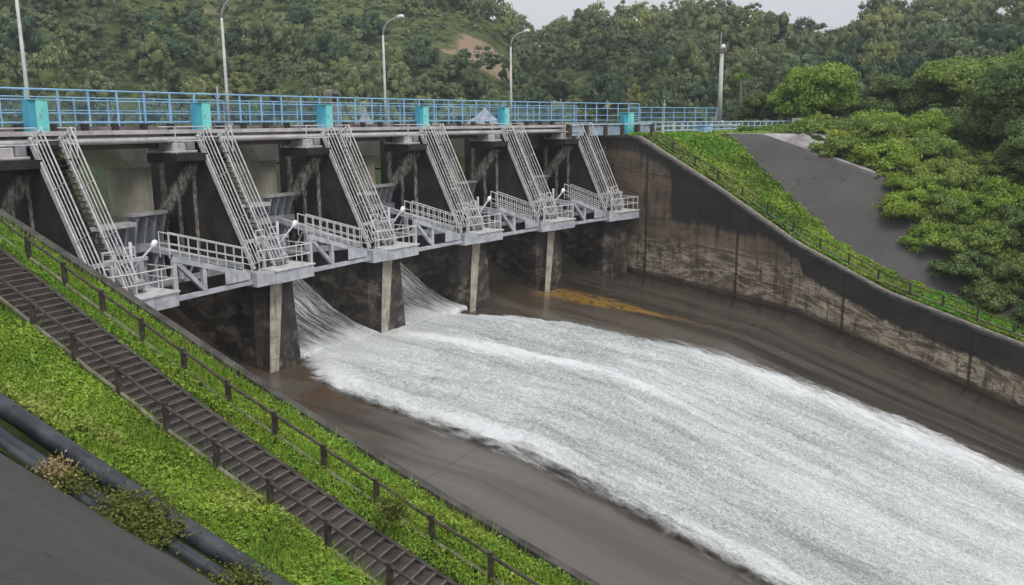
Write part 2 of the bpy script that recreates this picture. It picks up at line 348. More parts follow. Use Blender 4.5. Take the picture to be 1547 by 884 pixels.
# ------------------------------------------------------------------ mesh builder
def mesh_np(name, V, F, mat=None, attrs=None, uv=None, smooth=False, nper=4):
    """V (n,3), F (m,k) all k-gons"""
    V = np.asarray(V, np.float32); F = np.asarray(F, np.int32); m, k = F.shape
    me = bpy.data.meshes.new(name); me.vertices.add(len(V)); me.vertices.foreach_set('co', V.ravel())
    me.loops.add(m*k); me.loops.foreach_set('vertex_index', F.ravel()); me.polygons.add(m)
    me.polygons.foreach_set('loop_start', np.arange(m, dtype=np.int32)*k)
    if smooth: me.polygons.foreach_set('use_smooth', np.ones(m, bool))
    for n_, a in (attrs or {}).items():
        at = me.attributes.new(n_, 'FLOAT', 'POINT'); at.data.foreach_set('value', np.asarray(a, np.float32).ravel())
    if uv is not None:
        ul = me.uv_layers.new(name='UVMap'); ul.data.foreach_set('uv', np.asarray(uv, np.float32)[F.ravel()].ravel())
    me.update(calc_edges=True)
    if mat: me.materials.append(mat)
    return me
def tag(o, label=None, cat=None, group=None, kind=None):
    if label: o['label'] = label
    if cat: o['category'] = cat
    if group: o['group'] = group
    if kind: o['kind'] = kind
    return o
def empty(name, label, cat, loc=(0, 0, 0), rz=0.0, group=None):
    o = bpy.data.objects.new(name, None); COL.objects.link(o); o.location = loc; o.rotation_euler = (0, 0, rz); o.empty_display_size = .3
    return tag(o, label, cat, group)
def link(name, me, parent=None):
    o = bpy.data.objects.new(name, me); COL.objects.link(o)
    if parent is not None: o.parent = parent
    return o
class MB:
    def __init__(s): s.v = []; s.f = []
    def poly(s, pts, faces):
        b = len(s.v); s.v += [tuple(p) for p in pts]; s.f += [tuple(b+i for i in f) for f in faces]; return s
    def hexa(s, p):  # 8 points: bottom 4 ccw, top 4 ccw
        return s.poly(p, [(3, 2, 1, 0), (4, 5, 6, 7), (0, 1, 5, 4), (1, 2, 6, 5), (2, 3, 7, 6), (3, 0, 4, 7)])
    def box(s, x0, x1, y0, y1, z0, z1, f=None):
        p = [(x0, y0, z0), (x1, y0, z0), (x1, y1, z0), (x0, y1, z0), (x0, y0, z1), (x1, y0, z1), (x1, y1, z1), (x0, y1, z1)]
        if f: p = [f(*q) for q in p]
        return s.hexa(p)
    def beam(s, a, b, w_, h, upv=(0, 0, 1)):
        a, b = Vector(a), Vector(b); d = (b-a).normalized(); u = Vector(upv)
        if abs(d.dot(u)) > .97: u = Vector((0, 1, 0))
        x = d.cross(u).normalized()*w_/2; y = x.cross(d).normalized()*h/2
        return s.hexa([a-x-y, a+x-y, b+x-y, b-x-y, a-x+y, a+x+y, b+x+y, b-x+y])
    def tube(s, pts, rad, n=8, cap=True):
        pts = [Vector(p) for p in pts]; R = rad if isinstance(rad, (list, tuple)) else [rad]*len(pts); b = len(s.v); prev = None
        for i, p in enumerate(pts):
            d = (pts[min(i+1, len(pts)-1)]-pts[max(i-1, 0)]).normalized()
            u = prev if prev is not None else (Vector((0, 0, 1)) if abs(d.z) < .9 else Vector((1, 0, 0)))
            x = d.cross(u).normalized(); y = x.cross(d).normalized(); prev = y
            for k in range(n):
                t = 2*math.pi*k/n; s.v.append(tuple(p+(x*math.cos(t)+y*math.sin(t))*R[i]))
        for i in range(len(pts)-1):
            for k in range(n):
                s.f.append((b+i*n+k, b+i*n+(k+1) % n, b+(i+1)*n+(k+1) % n, b+(i+1)*n+k))
        if cap:
            s.f.append(tuple(b+k for k in range(n))[::-1]); s.f.append(tuple(b+(len(pts)-1)*n+k for k in range(n)))
        return s
    def prism(s, prof, x0, x1, f=None):   # prof in (y,z), extruded along x
        n = len(prof); p = [(x0, y, z) for y, z in prof]+[(x1, y, z) for y, z in prof]
        if f: p = [f(*q) for q in p]
        return s.poly(p, [tuple(range(n))[::-1], tuple(range(n, 2*n))]+[(i, (i+1) % n, n+(i+1) % n, n+i) for i in range(n)])
    def build(s, name, mat, parent=None, world=False, smooth=False, bevel=0.0):
        me = bpy.data.meshes.new(name); v = s.v
        if world and parent is not None:
            mi = parent.matrix_basis.inverted(); v = [tuple(mi @ Vector(q)) for q in v]
        me.from_pydata([tuple(q) for q in v], [], s.f); me.materials.append(M[mat] if isinstance(mat, str) else mat)
        if smooth:
            for p in me.polygons: p.use_smooth = len(p.vertices) == 4
        me.validate(); me.update()
        o = link(name, me, parent)
        if bevel:
            b = o.modifiers.new('bevel', 'BEVEL'); b.width = bevel; b.segments = 1; b.limit_method = 'ANGLE'
        return o
def wb(s0, s1, r0, r1, z0, z1, mb):      # an arc-aligned box in world space, cut so that it follows the curve
    n = max(1, int(abs(s1-s0)/4)); 
    for i in range(n):
        a, b = s0+(s1-s0)*i/n, s0+(s1-s0)*(i+1)/n
        mb.hexa([W(a, r0, z0), W(b, r0, z0), W(b, r1, z0), W(a, r1, z0), W(a, r0, z1), W(b, r0, z1), W(b, r1, z1), W(a, r1, z1)])
    return mb
def grid(name, A, B, fz, mat, uvf=None, attrs=None, smooth=True, thick=None):
    a, b = np.meshgrid(A, B, indexing='ij'); z = fz(a, b); V = Wn(a, b, z).reshape(-1, 3); n, m = a.shape
    i = np.arange(n*m).reshape(n, m); F = np.stack([i[:-1, :-1], i[1:, :-1], i[1:, 1:], i[:-1, 1:]], -1).reshape(-1, 4)
    uv = np.stack([a.ravel(), b.ravel()], -1) if uvf is None else uvf(a, b, z)
    return mesh_np(name, V, F, M[mat], {k: f(a, b, z) for k, f in (attrs or {}).items()}, uv, smooth)
def copy_tree(o, loc, rz, label):
    c = o.copy(); COL.objects.link(c); c.location = loc; c.rotation_euler = (0, 0, rz); c['label'] = label
    for ch in list(o.children):
        d = ch.copy(); COL.objects.link(d); d.parent = c
        for g in list(ch.children):
            e = g.copy(); COL.objects.link(e); e.parent = d
    return c
ORD = ['first', 'second', 'third', 'fourth', 'fifth', 'sixth']

# ------------------------------------------------------------------ terrain
def axis(): pass
def smooth01(t): t = np.clip(t, 0, 1); return t*t*(3-2*t)
# left bank cross slope above the wall top
def cL(s): return np.interp(-s, [33, 33.6, 35.6, 37.6, 40.5, 42.3], [-.12, -.1, .40, .52, 1.02, 1.25])
# slab plane on the left bank: through the foot of the verge and the camera's standing point
pA, pB, pF = W(-42.3, -14.3, -6.7), W(-41.9, -20.06, -8.95), W(-56.7, -30.7, -1.75)
nrm = (pB-pA).cross(pF-pA).normalized()
def slabL(s, r):
    P = Wn(s, r, 0*s); return np.minimum(pA.z-(nrm.x*(P[..., 0]-pA.x)+nrm.y*(P[..., 1]-pA.y))/nrm.z, -1.7)
def GL(s, r): return np.minimum(Lz(r)+cL(s), -.9)
# right bank
def edgeS(r): return np.interp(r, [-90, -17.3, -2, 60], [26.5, 26.5, 33.4, 33.4])
def edgeZ(r): return np.where(r < -17.3, Rz(r)+.35, np.interp(r, [-17.3, -2, 60], [Rz(-17.3)+.35, -1.3, -1.3]))
def GR(s, r):
    e, ez = edgeS(r), edgeZ(r); b = Rz(r)
    g = b+(ez-b)*np.clip((s-23.5)/(e-23.5), 0, 1)
    sl = ez+.6*(s-e)
    top = ez+.6*np.maximum(34.5-e, 0)+.22*np.maximum(s-34.5, 0)
    return np.minimum(np.where(s < e, g, np.minimum(sl, top)), -1.3)

def stR(r): return np.interp(-r, [0, 8.2, 21.5, 45], [-35.1, -35.85, -37.2, -39.6])
# ground beyond everything: one big sheet under it all
me = mesh_np('ground', [(-500, -500, -36), (700, -500, -36), (700, 700, -36), (-500, 700, -36)], [[0, 1, 2, 3]], M['turf'])
tag(link('ground', me), kind='structure')
# left bank terrain
g1 = grid('grass_bank', np.linspace(-42.5, -33.4, 40), np.linspace(-90, 14, 130), lambda s, r: GL(s, r)+.05*vnoise(s*1.3, r*1.3)-.35*((s < stR(r)+.0)&(s > stR(r)-1.62)), 'turf')
tag(link('grass_bank', g1), kind='structure')
g2 = grid('concrete_slope', np.linspace(-62, -42.2, 24), np.linspace(-46, 14, 60), lambda s, r: np.maximum(slabL(s, r), -30), 'asphalt_slope')
tag(link('concrete_slope', g2), kind='structure')
# right bank terrain
g3 = grid('grass_bank', np.linspace(22.75, 34.2, 30), np.linspace(-90, 20, 150), lambda s, r: GR(s, r)+.04*vnoise(s*1.3, r*1.3)-.02-.12*(s > edgeS(r)+.3), 'turf')
tag(link('grass_bank', g3), kind='structure')
def slab_right():
    rr = np.linspace(-90, -2.0, 100); a, t = np.meshgrid(rr, np.linspace(0, 1, 12), indexing='ij')
    e = edgeS(a); s = e+(34.8-e)*t; z = np.minimum(edgeZ(a)+.6*(s-e), -1.28)+.02; V = Wn(s, a, z).reshape(-1, 3)
    i = np.arange(a.size).reshape(a.shape); F = np.stack([i[:-1, :-1], i[:-1, 1:], i[1:, 1:], i[1:, :-1]], -1).reshape(-1, 4)
    me = mesh_np('concrete_slope', V, F, M['asphalt_slope'], uv=np.stack([s.ravel(), a.ravel()], -1), smooth=True); o = tag(link('concrete_slope', me), kind='structure')
slab_right()
g4 = grid('upper_bank', np.linspace(34.0, 150, 80), np.linspace(-90, 60, 100), lambda s, r: GR(s, r)-.03+.5*fbm(s*.15, r*.15)*(s > 37), 'turf')
tag(link('upper_bank', g4), kind='structure')
g5 = grid('pavement', np.linspace(34.75, 41, 12), np.linspace(-9.5, 1.2, 14), lambda s, r: np.minimum(GR(s, r), -1.3)+.035, 'pale_apron')
g6 = grid('kerb', np.linspace(34.55, 35.5, 4), np.linspace(-24, -9.45, 40), lambda s, r: GR(s, r)+.06, 'pale_apron'); tag(link('kerb', g6), kind='structure')
# the apron behind the crest of the slab
tag(link('pavement', g5), kind='structure')

# chute floor
g = grid('spillway_floor', np.linspace(-33.3, 22.3, 90), np.concatenate([np.linspace(-80, -34, 40), np.linspace(-33, 8.5, 110)]), lambda s, r: Fz(r)+.03*fbm(s*.5, r*.3), 'wet_chute')
tag(link('spillway_floor', g), kind='structure')
g = grid('crest_back', np.linspace(-33.3, 22.3, 12), np.linspace(8.3, 13, 4), lambda s, r: Fz(r)-.05, 'wet_chute')
tag(link('crest_floor', g), kind='structure')
# reservoir
me = mesh_np('reservoir_water', [tuple(W(-60, 8.0, -5.45)), tuple(W(24, 8.0, -5.45)), (420, 420, -5.45), (-420, 480, -5.45)], [[0, 1, 2, 3]], M['reservoir'])
me = None
Ar = np.linspace(-75, 24, 40)
g = grid('reservoir_water', Ar, np.concatenate([[7.1, 9, 14, 30], np.linspace(60, 330, 12)]), lambda s, r: -5.45+0*s, 'reservoir')
tag(link('reservoir_water', g), kind='structure')
g = grid('reservoir_water', np.linspace(22, 120, 20), np.concatenate([[22, 40], np.linspace(60, 330, 10)]), lambda s, r: -5.45+0*s, 'reservoir')
tag(link('reservoir_water', g), kind='structure')

# ------------------------------------------------------------------ white water
def lint(r): return np.interp(r, [-80, -35, -26.4, -22.8, -19.8, -15.3, -9.4, -4.6, -2.1, .3, 1.0, 7], [-17.5, -18.6, -19.5, -18.9, -18.9, -19.1, -18.5, -17.7, -16.9, -15.2, -16.3, -16.3])
def rint(r): return np.interp(r, [-80, -45, -34, -30.5, -26.8, -23.9, -20.7, -16.8, -12.3, -7.3, -1.4, .3, 7], [9.5, 10, 10.7, 11.2, 10.8, 10.2, 9.3, 8.0, 6.8, 5.0, 1.9, .5, .5])
def water():
    rr = np.concatenate([np.linspace(-80, -42, 60), np.linspace(-41.8, 7.3, 560)]); tt = np.linspace(-.04, 1.04, 270)
    r, t = np.meshgrid(rr, tt, indexing='ij'); L, R = lint(r), rint(r); s = L+(R-L)*t
    ed = np.minimum(s-L, R-s)                                      # metres inside the edge
    ed = ed+.75*fbm(s*.8, r*.18)+.45*fbm(s*3, r*.5)*(1+1.2*smooth01((-r-12)/10))
    inb = smooth01((r+.5)/1.5)
    edge = np.where(r > .2, 1.0, np.clip(ed/np.where(s-L < R-s, 1.4+1.4*smooth01((-r-10)/10), 1.4+4.4*smooth01((-r-2)/12)), 0, 1))
    thick = .36*smooth01((ed+.3)/np.where(s-L < R-s, 2.4, 4.5))-.03
    thick = np.where(r > .2, .36, thick)
    mid = np.interp(r, [-40, -17.8, -13.4, -9.5, -2.5, 0], [-5.4, -5.0, -4.8, -5.7, -7.0, -7.6])
    ridge = np.exp(-((s-mid)/.55)**2)*smooth01((-r)/3)*np.exp(-np.clip(-r-6, 0, 99)/12)
    lft = np.exp(-((s-L-1.3)/1.0)**2)*smooth01(-r/3)*(1-.65*smooth01((-r-12)/10)); rgt = np.exp(-((s-R+3.4)/1.7)**2)*smooth01(-(r+14)/8)
    turb = smooth01((-r-.5)/5)
    n = .22*fbm(s*1.1, r*.42, 0, 4)+.16*(.5-np.abs(fbm(s*2.4, r*.9, 3, 4)))+.10*fbm(s*5, r*2.4, 6, 3)
    z = Fz(r)+thick+.18*ridge+(.11*lft+.08*rgt)*smooth01(ed/1.0)+turb*n*smooth01(ed/1.0+.05)+(1-turb)*.05*vnoise(s*2.2, r*.2)
    z = z+.30*np.exp(-((r-1.5)/2.2)**2)*inb*0
    foam = .5+.6*ridge+.27*lft+.34*rgt-.05*turb+.16*fbm(s*.35, r*.12, 5)
    foam = np.clip(foam, 0, 1.3)
    jet = smooth01((r-0.2+1.6*fbm(s*.9, r*.5, 9))/2.2)
    V = Wn(s, r, z).reshape(-1, 3); i = np.arange(r.size).reshape(r.shape)
    F = np.stack([i[:-1, :-1], i[:-1, 1:], i[1:, 1:], i[1:, :-1]], -1).reshape(-1, 4)
    # leave out the strip that would run through the second pier
    sc_, rc_ = s[:-1, :-1].ravel(), r[:-1, :-1].ravel()
    keep = ~((rc_ > .1) & (sc_ > -8.5) & (sc_ < -7.3)); F = F[keep]
    me = mesh_np('spillway_water', V, F, M['white_water'], {'foam': foam, 'edge': edge, 'jet': jet}, np.stack([s.ravel(), r.ravel()], -1), True)
    tag(link('spillway_water', me), kind='structure')
water()

# ------------------------------------------------------------------ retaining walls
def wall(name, s_in, s_out, top, r0, r1, label, darkf, sign):
    rr = np.arange(r0, r1+.01, .5); n = len(rr); tz = top(rr); bz = Fz(np.minimum(rr, 6))-1.0
    t = np.linspace(0, 1, 14); a, b = np.meshgrid(rr, t, indexing='ij'); TZ, BZ = top(a), Fz(np.minimum(a, 6))-1.0
    z = BZ+(TZ-BZ)*b; V = Wn(s_in+0*a, a, z).reshape(-1, 3); i = np.arange(a.size).reshape(a.shape)
    F = np.stack([i[:-1, :-1], i[:-1, 1:], i[1:, 1:], i[1:, :-1]], -1).reshape(-1, 4)
    if sign < 0: F = F[:, ::-1]
    h = z-(BZ+1.0); dark = darkf(a, TZ-z, h)
    root = empty(name, label, 'wall', W((s_in+s_out)/2, r0, float(bz[0])))
    mi = np.array(root.matrix_basis.inverted()); V = V@mi[:3, :3].T+mi[:3, 3]
    me = mesh_np('face', V, F, M['stained_wall'], {'dark': dark}, np.stack([a.ravel(), h.ravel()], -1), False)
    link('face', me, root)
    back = MB(); cop = MB(); so_ = s_out; e = .06*(1 if s_in > s_out else -1)
    for k in range(n-1):
        ra, rb = rr[k], rr[k+1]; za, zb = float(tz[k]), float(tz[k+1])
        s1, s2 = sorted((s_in+e, so_))
        cop.hexa([W(s1, ra, za-.18), W(s2, ra, za-.18), W(s2, rb, zb-.18), W(s1, rb, zb-.18), W(s1, ra, za+.04), W(s2, ra, za+.04), W(s2, rb, zb+.04), W(s1, rb, zb+.04)])
        back.poly([W(so_, ra, float(bz[k])), W(so_, rb, float(bz[k+1])), W(so_, rb, zb-.18), W(so_, ra, za-.18)], [(0, 1, 2, 3)])
    back.build('back_face', 'dark_gap', root, world=True); cop.build('coping', 'coping', root, world=True)
    return root
def darkR(r, dep, h):
    d = np.where(r > -4, .1+0*h, np.interp(h, [4.4, 5.8], [.12, .8]))
    d2 = np.interp(dep, [1.6, 2.3], [1.0, .12])
    return np.where(r < -15.5, d2, np.maximum(d, np.interp(dep, [0.6, 1.8], [.8, .1])))
wall('retaining_wall', SRW, SRW+.5, Rz, -80, 13, 'tall stained concrete retaining wall running down the far side of the spillway', darkR, 1)
wall('retaining_wall', SL, SL-.26, Lz, -80, 13, 'dark concrete retaining wall below the grassy bank beside the steps', lambda r, d, h: .9+0*r, -1)
# ------------------------------------------------------------------ gate piers (local frame: x along the dam, y upstream, z up)
SK = [-27.2, -18.15, -9.05, -.05, 8.95, 18.0]
def at(k): return tuple(W(SK[k], 0, 0)), -SK[k]/RR
def make_pier():
    p0, rz = at(0)
    root = empty('gate_pier', '', 'pier', p0, rz, 'dark concrete piers between the sluice gates')
    b = MB()
    b.prism([(.8, -15), (.8, -8.35), (4.3, -1.0), (8.3, -1.0), (8.3, -15)], .5, 1.8)
    # nose, narrower at the top
    b.hexa([(.5, 0, -15), (3.15, 0, -15), (1.8, 1.0, -15), (.5, .8, -15), (1.05, .02, -8.22), (2.65, .02, -8.22), (1.8, 1.0, -8.3), (.5, .8, -8.3)])
    b.build('body', 'stained_pier', root)
    st = MB()
    def xl(z): return np.interp(z, [-15, -8.22], [.5, 1.05])
    def xr(z): return np.interp(z, [-15, -8.22], [1.05, 1.95])
    zs = [-8.22, -9.2, -10.4, -11.4, -12.6, -13.35]
    for z0, z1 in zip(zs, zs[1:]):
        st.hexa([(xl(z1)+.01, -.035, z1+.015), (xr(z1), -.035, z1+.015), (xr(z1), .03, z1+.015), (xl(z1)+.01, .03, z1+.015),
                 (xl(z0)+.01, -.02, z0), (xr(z0), -.02, z0), (xr(z0), .03, z0), (xl(z0)+.01, .03, z0)])
    st.build('nose_strip', 'bare_concrete', root)
    c = MB(); c.prism([(3.5, -1.52), (5.9, -1.52), (5.9, -2.02), (3.7, -2.02), (3.5, -1.9)], -1.45, .48); c.build('corbel', 'dark_gap', root)
    c = MB(); c.prism([(3.5, -1.52), (5.9, -1.52), (5.9, -2.02), (3.7, -2.02), (3.5, -1.9)], 1.82, 2.35); c.build('corbel', 'dark_gap', root)
    return root
PL = ['dark stained concrete gate pier nearest the grassy bank, half hidden by it',
      'dark stained concrete gate pier at the near edge of the white water',
      'dark stained concrete gate pier standing between the two flowing water sheets',
      'dark stained concrete gate pier at the far edge of the white water',
      'dark stained concrete gate pier with ochre deposit on the floor beside its foot',
      'dark stained concrete gate pier against the tall far retaining wall']
pier0 = make_pier(); pier0['label'] = PL[0]
for k in range(1, 6): pk = copy_tree(pier0, *at(k), PL[k])
bpy.data.objects.remove([c for c in pk.children if c.name.startswith('nose_strip')][0])

# steel stairs on each pier
def rail_line(mb, a, b, rad): mb.tube([a, b], rad, 6)
def make_stairs():
    p0, rz = at(0)
    root = empty('steel_stairs', '', 'stairs', p0, rz, 'pale steel stairs laid on the sloping pier backs')
    A, B = Vector((0, 4.25, -.62)), Vector((0, .55, -8.25+.6)); d = (B-A); n = Vector((0, d.z, -d.y)).normalized()
    if n.y > 0: n = -n
    for x in (.44, 1.86):
        o = MB(); o.beam(A+Vector((x, 0, 0))+n*.08, B+Vector((x, 0, 0))+n*.08, .10, .24, n); o.build('stringer', 'rail_steel', root)
    tr = MB(); m = 26
    for i in range(m):
        p = A+d*((i+.5)/m)
        if 1: tr.box(.52, 1.78, p.y-.16, p.y+.12, p.z-.02, p.z+.03)
    tr.build('treads', 'dark_gap', root)
    for x in (.44, 1.86):
        o = MB()
        for h in (.36, .6, .84, 1.1):
            rail_line(o, A+Vector((x, 0, 0))+n*h, B+Vector((x, 0, 0))+n*h-d.normalized()*.2, .036 if h > 1 else .028)
        for i in range(4):
            p = A+d*(.02+.95*i/3)+Vector((x, 0, 0)); o.tube([p+n*.1, p+n*1.1], .032, 6)
        o.build('handrail', 'rail_steel', root)
    # short cage ladders at the foot
    for (x, y) in ((1.0, .8), (2.45, 1.25)):
        o = MB(); 
        for xx in (x, x+.6): o.tube([(xx, y, -7.35), (xx, y, -5.6)], .045, 6)
        for i in range(5): o.tube([(x, y, -7.1+.37*i), (x+.6, y, -7.1+.37*i)], .035, 6)
        o.build('ladder', 'rail_steel', root)
    return root
SLb = ['pale steel stairs with twin handrails nearest the grassy bank', 'pale steel stairs on the pier at the near edge of the white water',
       'pale steel stairs on the pier between the two flowing water sheets', 'pale steel stairs on the pier at the far edge of the white water',
       'pale steel stairs on the pier above the ochre deposit', 'pale steel stairs ending by the tall far retaining wall']
st0 = make_stairs(); st0['label'] = SLb[0]
for k in range(1, 6): copy_tree(st0, *at(k), SLb[k])

# trunnion platforms on the pier noses
def make_platform():
    p0, rz = at(0)
    root = empty('gate_platform', '', 'platform', p0, rz, 'steel platforms on the pier noses')
    o = MB(); o.box(.85, 3.68, -.72, 1.3, -8.36, -7.70); o.build('girder', 'white_steel', root, bevel=.02)
    o = MB(); o.box(.80, 3.74, -.78, 1.4, -7.695, -7.62); o.build('deck', 'rail_steel', root)
    o = MB(); o.hexa([(-.15, -.34, -8.40), (.845, -.68, -8.32), (.845, 1.2, -8.32), (-.15, 1.2, -8.40), (-.15, -.34, -7.62), (.845, -.68, -7.70), (.845, 1.2, -7.70), (-.15, 1.2, -7.62)])
    o.build('gusset', 'white_steel', root)
    o = MB()
    pts = [(.1, -.3), (1.5, -.6), (3.6, -.6), (3.6, 1.3)]
    for h in (.62, 1.15):
        o.tube([(x, y, -7.66+h) for x, y in pts], .035, 6)
    for x, y in [(.1, -.3), (1.5, -.6), (2.9, -.6), (3.6, -.6), (3.6, .5), (3.6, 1.3)]: o.tube([(x, y, -7.66), (x, y, -6.5)], .032, 6)
    o.build('railing', 'rail_steel', root)
    for xx, yy in ((1.05, .35), (2.75, .6), (3.3, 1.15)):
        o = MB(); o.beam((xx, yy, -7.62), (xx, yy, -6.15), .14, .14); o.build('column', 'white_steel', root)
    o = MB(); o.beam((.4, 1.2, -6.2), (3.6, 1.2, -6.2), .3, .16); o.build('cross_beam', 'white_steel', root)
    o = MB(); o.beam((2.75, .62, -6.3), (3.5, 1.15, -7.5), .1, .12); o.beam((1.1, .4, -6.3), (2.0, .8, -7.5), .1, .12); o.build('brace', 'white_steel', root)
    o = MB(); o.box(2.3, 3.0, .9, 1.35, -7.62, -6.75); o.build('gearbox', 'weathered_steel', root, bevel=.04)
    o = MB(); o.tube([(3.5, 1.0, -7.62), (3.55, 2.2, -6.9), (3.6, 4.0, -6.3)], .07, 6); o.build('conduit', 'white_steel', root)
    # trunnion housings for the gates on either side
    o = MB(); o.tube([(1.85, .35, -7.2), (2.6, .35, -7.2)], .24, 12); o.build('trunnion', 'weathered_steel', root)
    return root
pf0 = make_platform(); PF = [l.replace('dark stained concrete gate pier', 'steel platform capping the pier') for l in PL]
PF = ['white steel platform on the pier nearest the grassy bank, cut off by the wall top', 'white steel platform on the pier at the near edge of the white water',
      'white steel platform on the pier between the two flowing water sheets', 'white steel platform on the pier at the far edge of the white water',
      'white steel platform on the pier above the ochre deposit', 'white steel platform touching the tall far retaining wall']
pf0['label'] = PF[0]
for k in range(1, 6): copy_tree(pf0, *at(k), PF[k])

# floodlight posts
def make_flood():
    p0, rz = at(0)
    root = empty('floodlight', '', 'lamp', p0, rz, 'floodlights on bent posts on the steel platforms')
    o = MB(); o.tube([(2.05, .25, -7.64), (2.05, .25, -5.2)], .075, 8); o.build('post', 'white_steel', root, smooth=True)
    o = MB(); o.tube([(2.05, .25, -6.45), (3.3, .25, -5.5)], .055, 8); o.build('arm', 'white_steel', root, smooth=True)
    o = MB(); o.tube([(3.2, .25, -5.62), (3.28, .25, -5.52), (3.4, .25, -5.37), (3.46, .25, -5.3)], [.07, .13, .15, .08], 10); o.build('lamp_head', 'lamp_glass', root, smooth=True)
    return root
fl0 = make_flood()
FL = [l.replace('white steel platform on the pier', 'white floodlight and post over the pier').replace(', cut off by the wall top', '') for l in PF]
fl0['label'] = FL[0]
for k in range(1, 5): copy_tree(fl0, *at(k), FL[k])

# truss walkways between platforms
def make_walkway():
    p0, rz = at(0)
    root = empty('truss_walkway', '', 'walkway', p0, rz, 'white truss walkways between the platforms')
    y = -.15; o = MB(); o.beam((3.7, y, -8.14), (9.0, y, -8.14), .20, .22); o.build('bottom_chord', 'white_steel', root)
    o = MB(); o.beam((4.0, y, -6.22), (8.5, y, -7.66), .22, .27); o.build('top_chord', 'white_steel', root)
    o = MB(); o.beam((4.02, y+.01, -6.3), (4.02, y+.01, -8.03), .18, .2); o.build('post', 'white_steel', root)
    o = MB(); o.beam((5.75, y+.01, -6.8), (5.75, y+.01, -8.03), .22, .2); o.build('post', 'white_steel', root)
    o = MB(); o.beam((4.1, y+.02, -6.35), (5.75, y+.02, -7.98), .2, .2); o.build('brace', 'white_steel', root)
    o = MB(); o.poly([(7.0, y-.13, -7.95), (8.7, y-.13, -7.95), (8.7, y-.13, -7.6), (7.0, y-.13, -7.2), (7.0, y-.16, -7.95), (8.7, y-.16, -7.95), (8.7, y-.16, -7.6), (7.0, y-.16, -7.2)],
                     [(0, 1, 2, 3), (7, 6, 5, 4), (0, 4, 5, 1), (1, 5, 6, 2), (2, 6, 7, 3), (3, 7, 4, 0)]); o.build('gusset', 'white_steel', root)
    o = MB(); o.beam((4.0, y+.3, -6.03), (8.6, y+.3, -7.45), .6, .05, (0, 0, 1)); o.build('tread_plate', 'weathered_steel', root)
    for yy in (y-.02, y+.6):
        o = MB(); a, b = Vector((3.8, yy, -4.95)), Vector((8.95, yy, -6.42))
        for dz in (0, -.5, -.82): o.tube([a+Vector((0, 0, dz)), b+Vector((0, 0, dz))], .034 if dz == 0 else .026, 6)
        for i in range(10):
            p = a+(b-a)*(i/9); o.tube([p, p+Vector((0, 0, -1.2))], .028, 6)
        o.build('handrail', 'rail_steel', root)
    return root
wk0 = make_walkway(); WKl = ['white truss walkway in the bay beside the grassy bank', 'white truss walkway over the first sheet of white water', 'white truss walkway over the second sheet of white water',
                             'white truss walkway in the dry bay before the ochre deposit', 'white truss walkway in the dry bay next to the tall far wall']
wk0['label'] = WKl[0]
for k in range(1, 5): copy_tree(wk0, *at(k), WKl[k])

# radial gates
def make_gate(lift):
    p0, rz = at(0)
    root = empty('radial_gate', '', 'gate', p0, rz, 'grey radial gates between the piers')
    ty, tz, R_ = .35, -7.35, 6.9
    def pt(x, ang, dr=0): return (x, ty+(R_+dr)*math.cos(ang), tz+(R_+dr)*math.sin(ang))
    def skin(x0, x1, a0, a1, n=14):
        m = MB()
        for i in range(n):
            b0, b1 = a0+(a1-a0)*i/n, a0+(a1-a0)*(i+1)/n
            m.hexa([pt(x0, b0), pt(x1, b0), pt(x1, b0, .06), pt(x0, b0, .06), pt(x0, b1), pt(x1, b1), pt(x1, b1, .06), pt(x0, b1, .06)])
        return m
    lo = math.asin((-9.95-tz)/R_)+lift; hiL, hiR = math.asin((-5.35-tz)/R_)+lift*.5, math.asin((-4.86-tz)/R_)+lift*.5
    m = skin(1.84, 7.2, lo, hiL); m2 = skin(7.2, 9.5, lo, hiR); b = len(m.v); m.v += m2.v; m.f += [tuple(i+b for i in f) for f in m2.f]
    m.build('skin_plate', 'gate_steel', root)
    for i, x in enumerate(np.linspace(2.1, 9.4, 13)):
        hi = hiL if x < 7.1 else hiR; m = MB(); n = 12
        for j in range(n):
            b0, b1 = lo+(hi-lo)*j/n, lo+(hi-lo)*(j+1)/n
            m.hexa([pt(x-.05, b0, -.36), pt(x+.05, b0, -.36), pt(x+.05, b0), pt(x-.05, b0), pt(x-.05, b1, -.36), pt(x+.05, b1, -.36), pt(x+.05, b1), pt(x-.05, b1)])
        m.build('rib', 'white_steel', root)
    y1 = ty+R_*math.cos(hiL); z1 = tz+R_*math.sin(hiL)
    m = MB(); m.box(1.84, 7.25, y1-.75, y1+.1, z1-.02, z1+.22); m.build('top_beam', 'rail_steel', root)
    y2 = ty+R_*math.cos(hiR); z2 = tz+R_*math.sin(hiR)
    m = MB(); m.box(7.2, 9.5, y2-.42, y2+.08, z2-.02, z2+.16); m.build('top_beam', 'rail_steel', root)
    for z_ in (.12, -.22):
        m = MB(); a = z_+lift; q = pt(0, a, -.6); m.beam((3.2, q[1], q[2]), (9.4, q[1], q[2]), .5, .4); m.build('girder', 'weathered_steel', root)
    for x, xt in ((3.4, 2.7), (8.0, 8.7)):
        m = MB()
        for a in (.12, -.22, ):
            q = pt(x, a+lift, -.6); m.beam((xt, ty, tz), q, .26, .34)
        q0, q1 = pt(x, .12+lift, -3.2), pt(x, -.22+lift, -3.2); m.beam(q0, q1, .18, .2)
        for t_ in (.25, .45, .65, .85):
            u0, u1 = Vector((xt, ty, tz)).lerp(Vector(pt(x, .12+lift, -.6)), t_), Vector((xt, ty, tz)).lerp(Vector(pt(x, -.22+lift, -.6)), min(1, t_+.12)); m.beam(u0, u1, .09, .1)
        m.build('arm', 'white_steel', root)
    return root
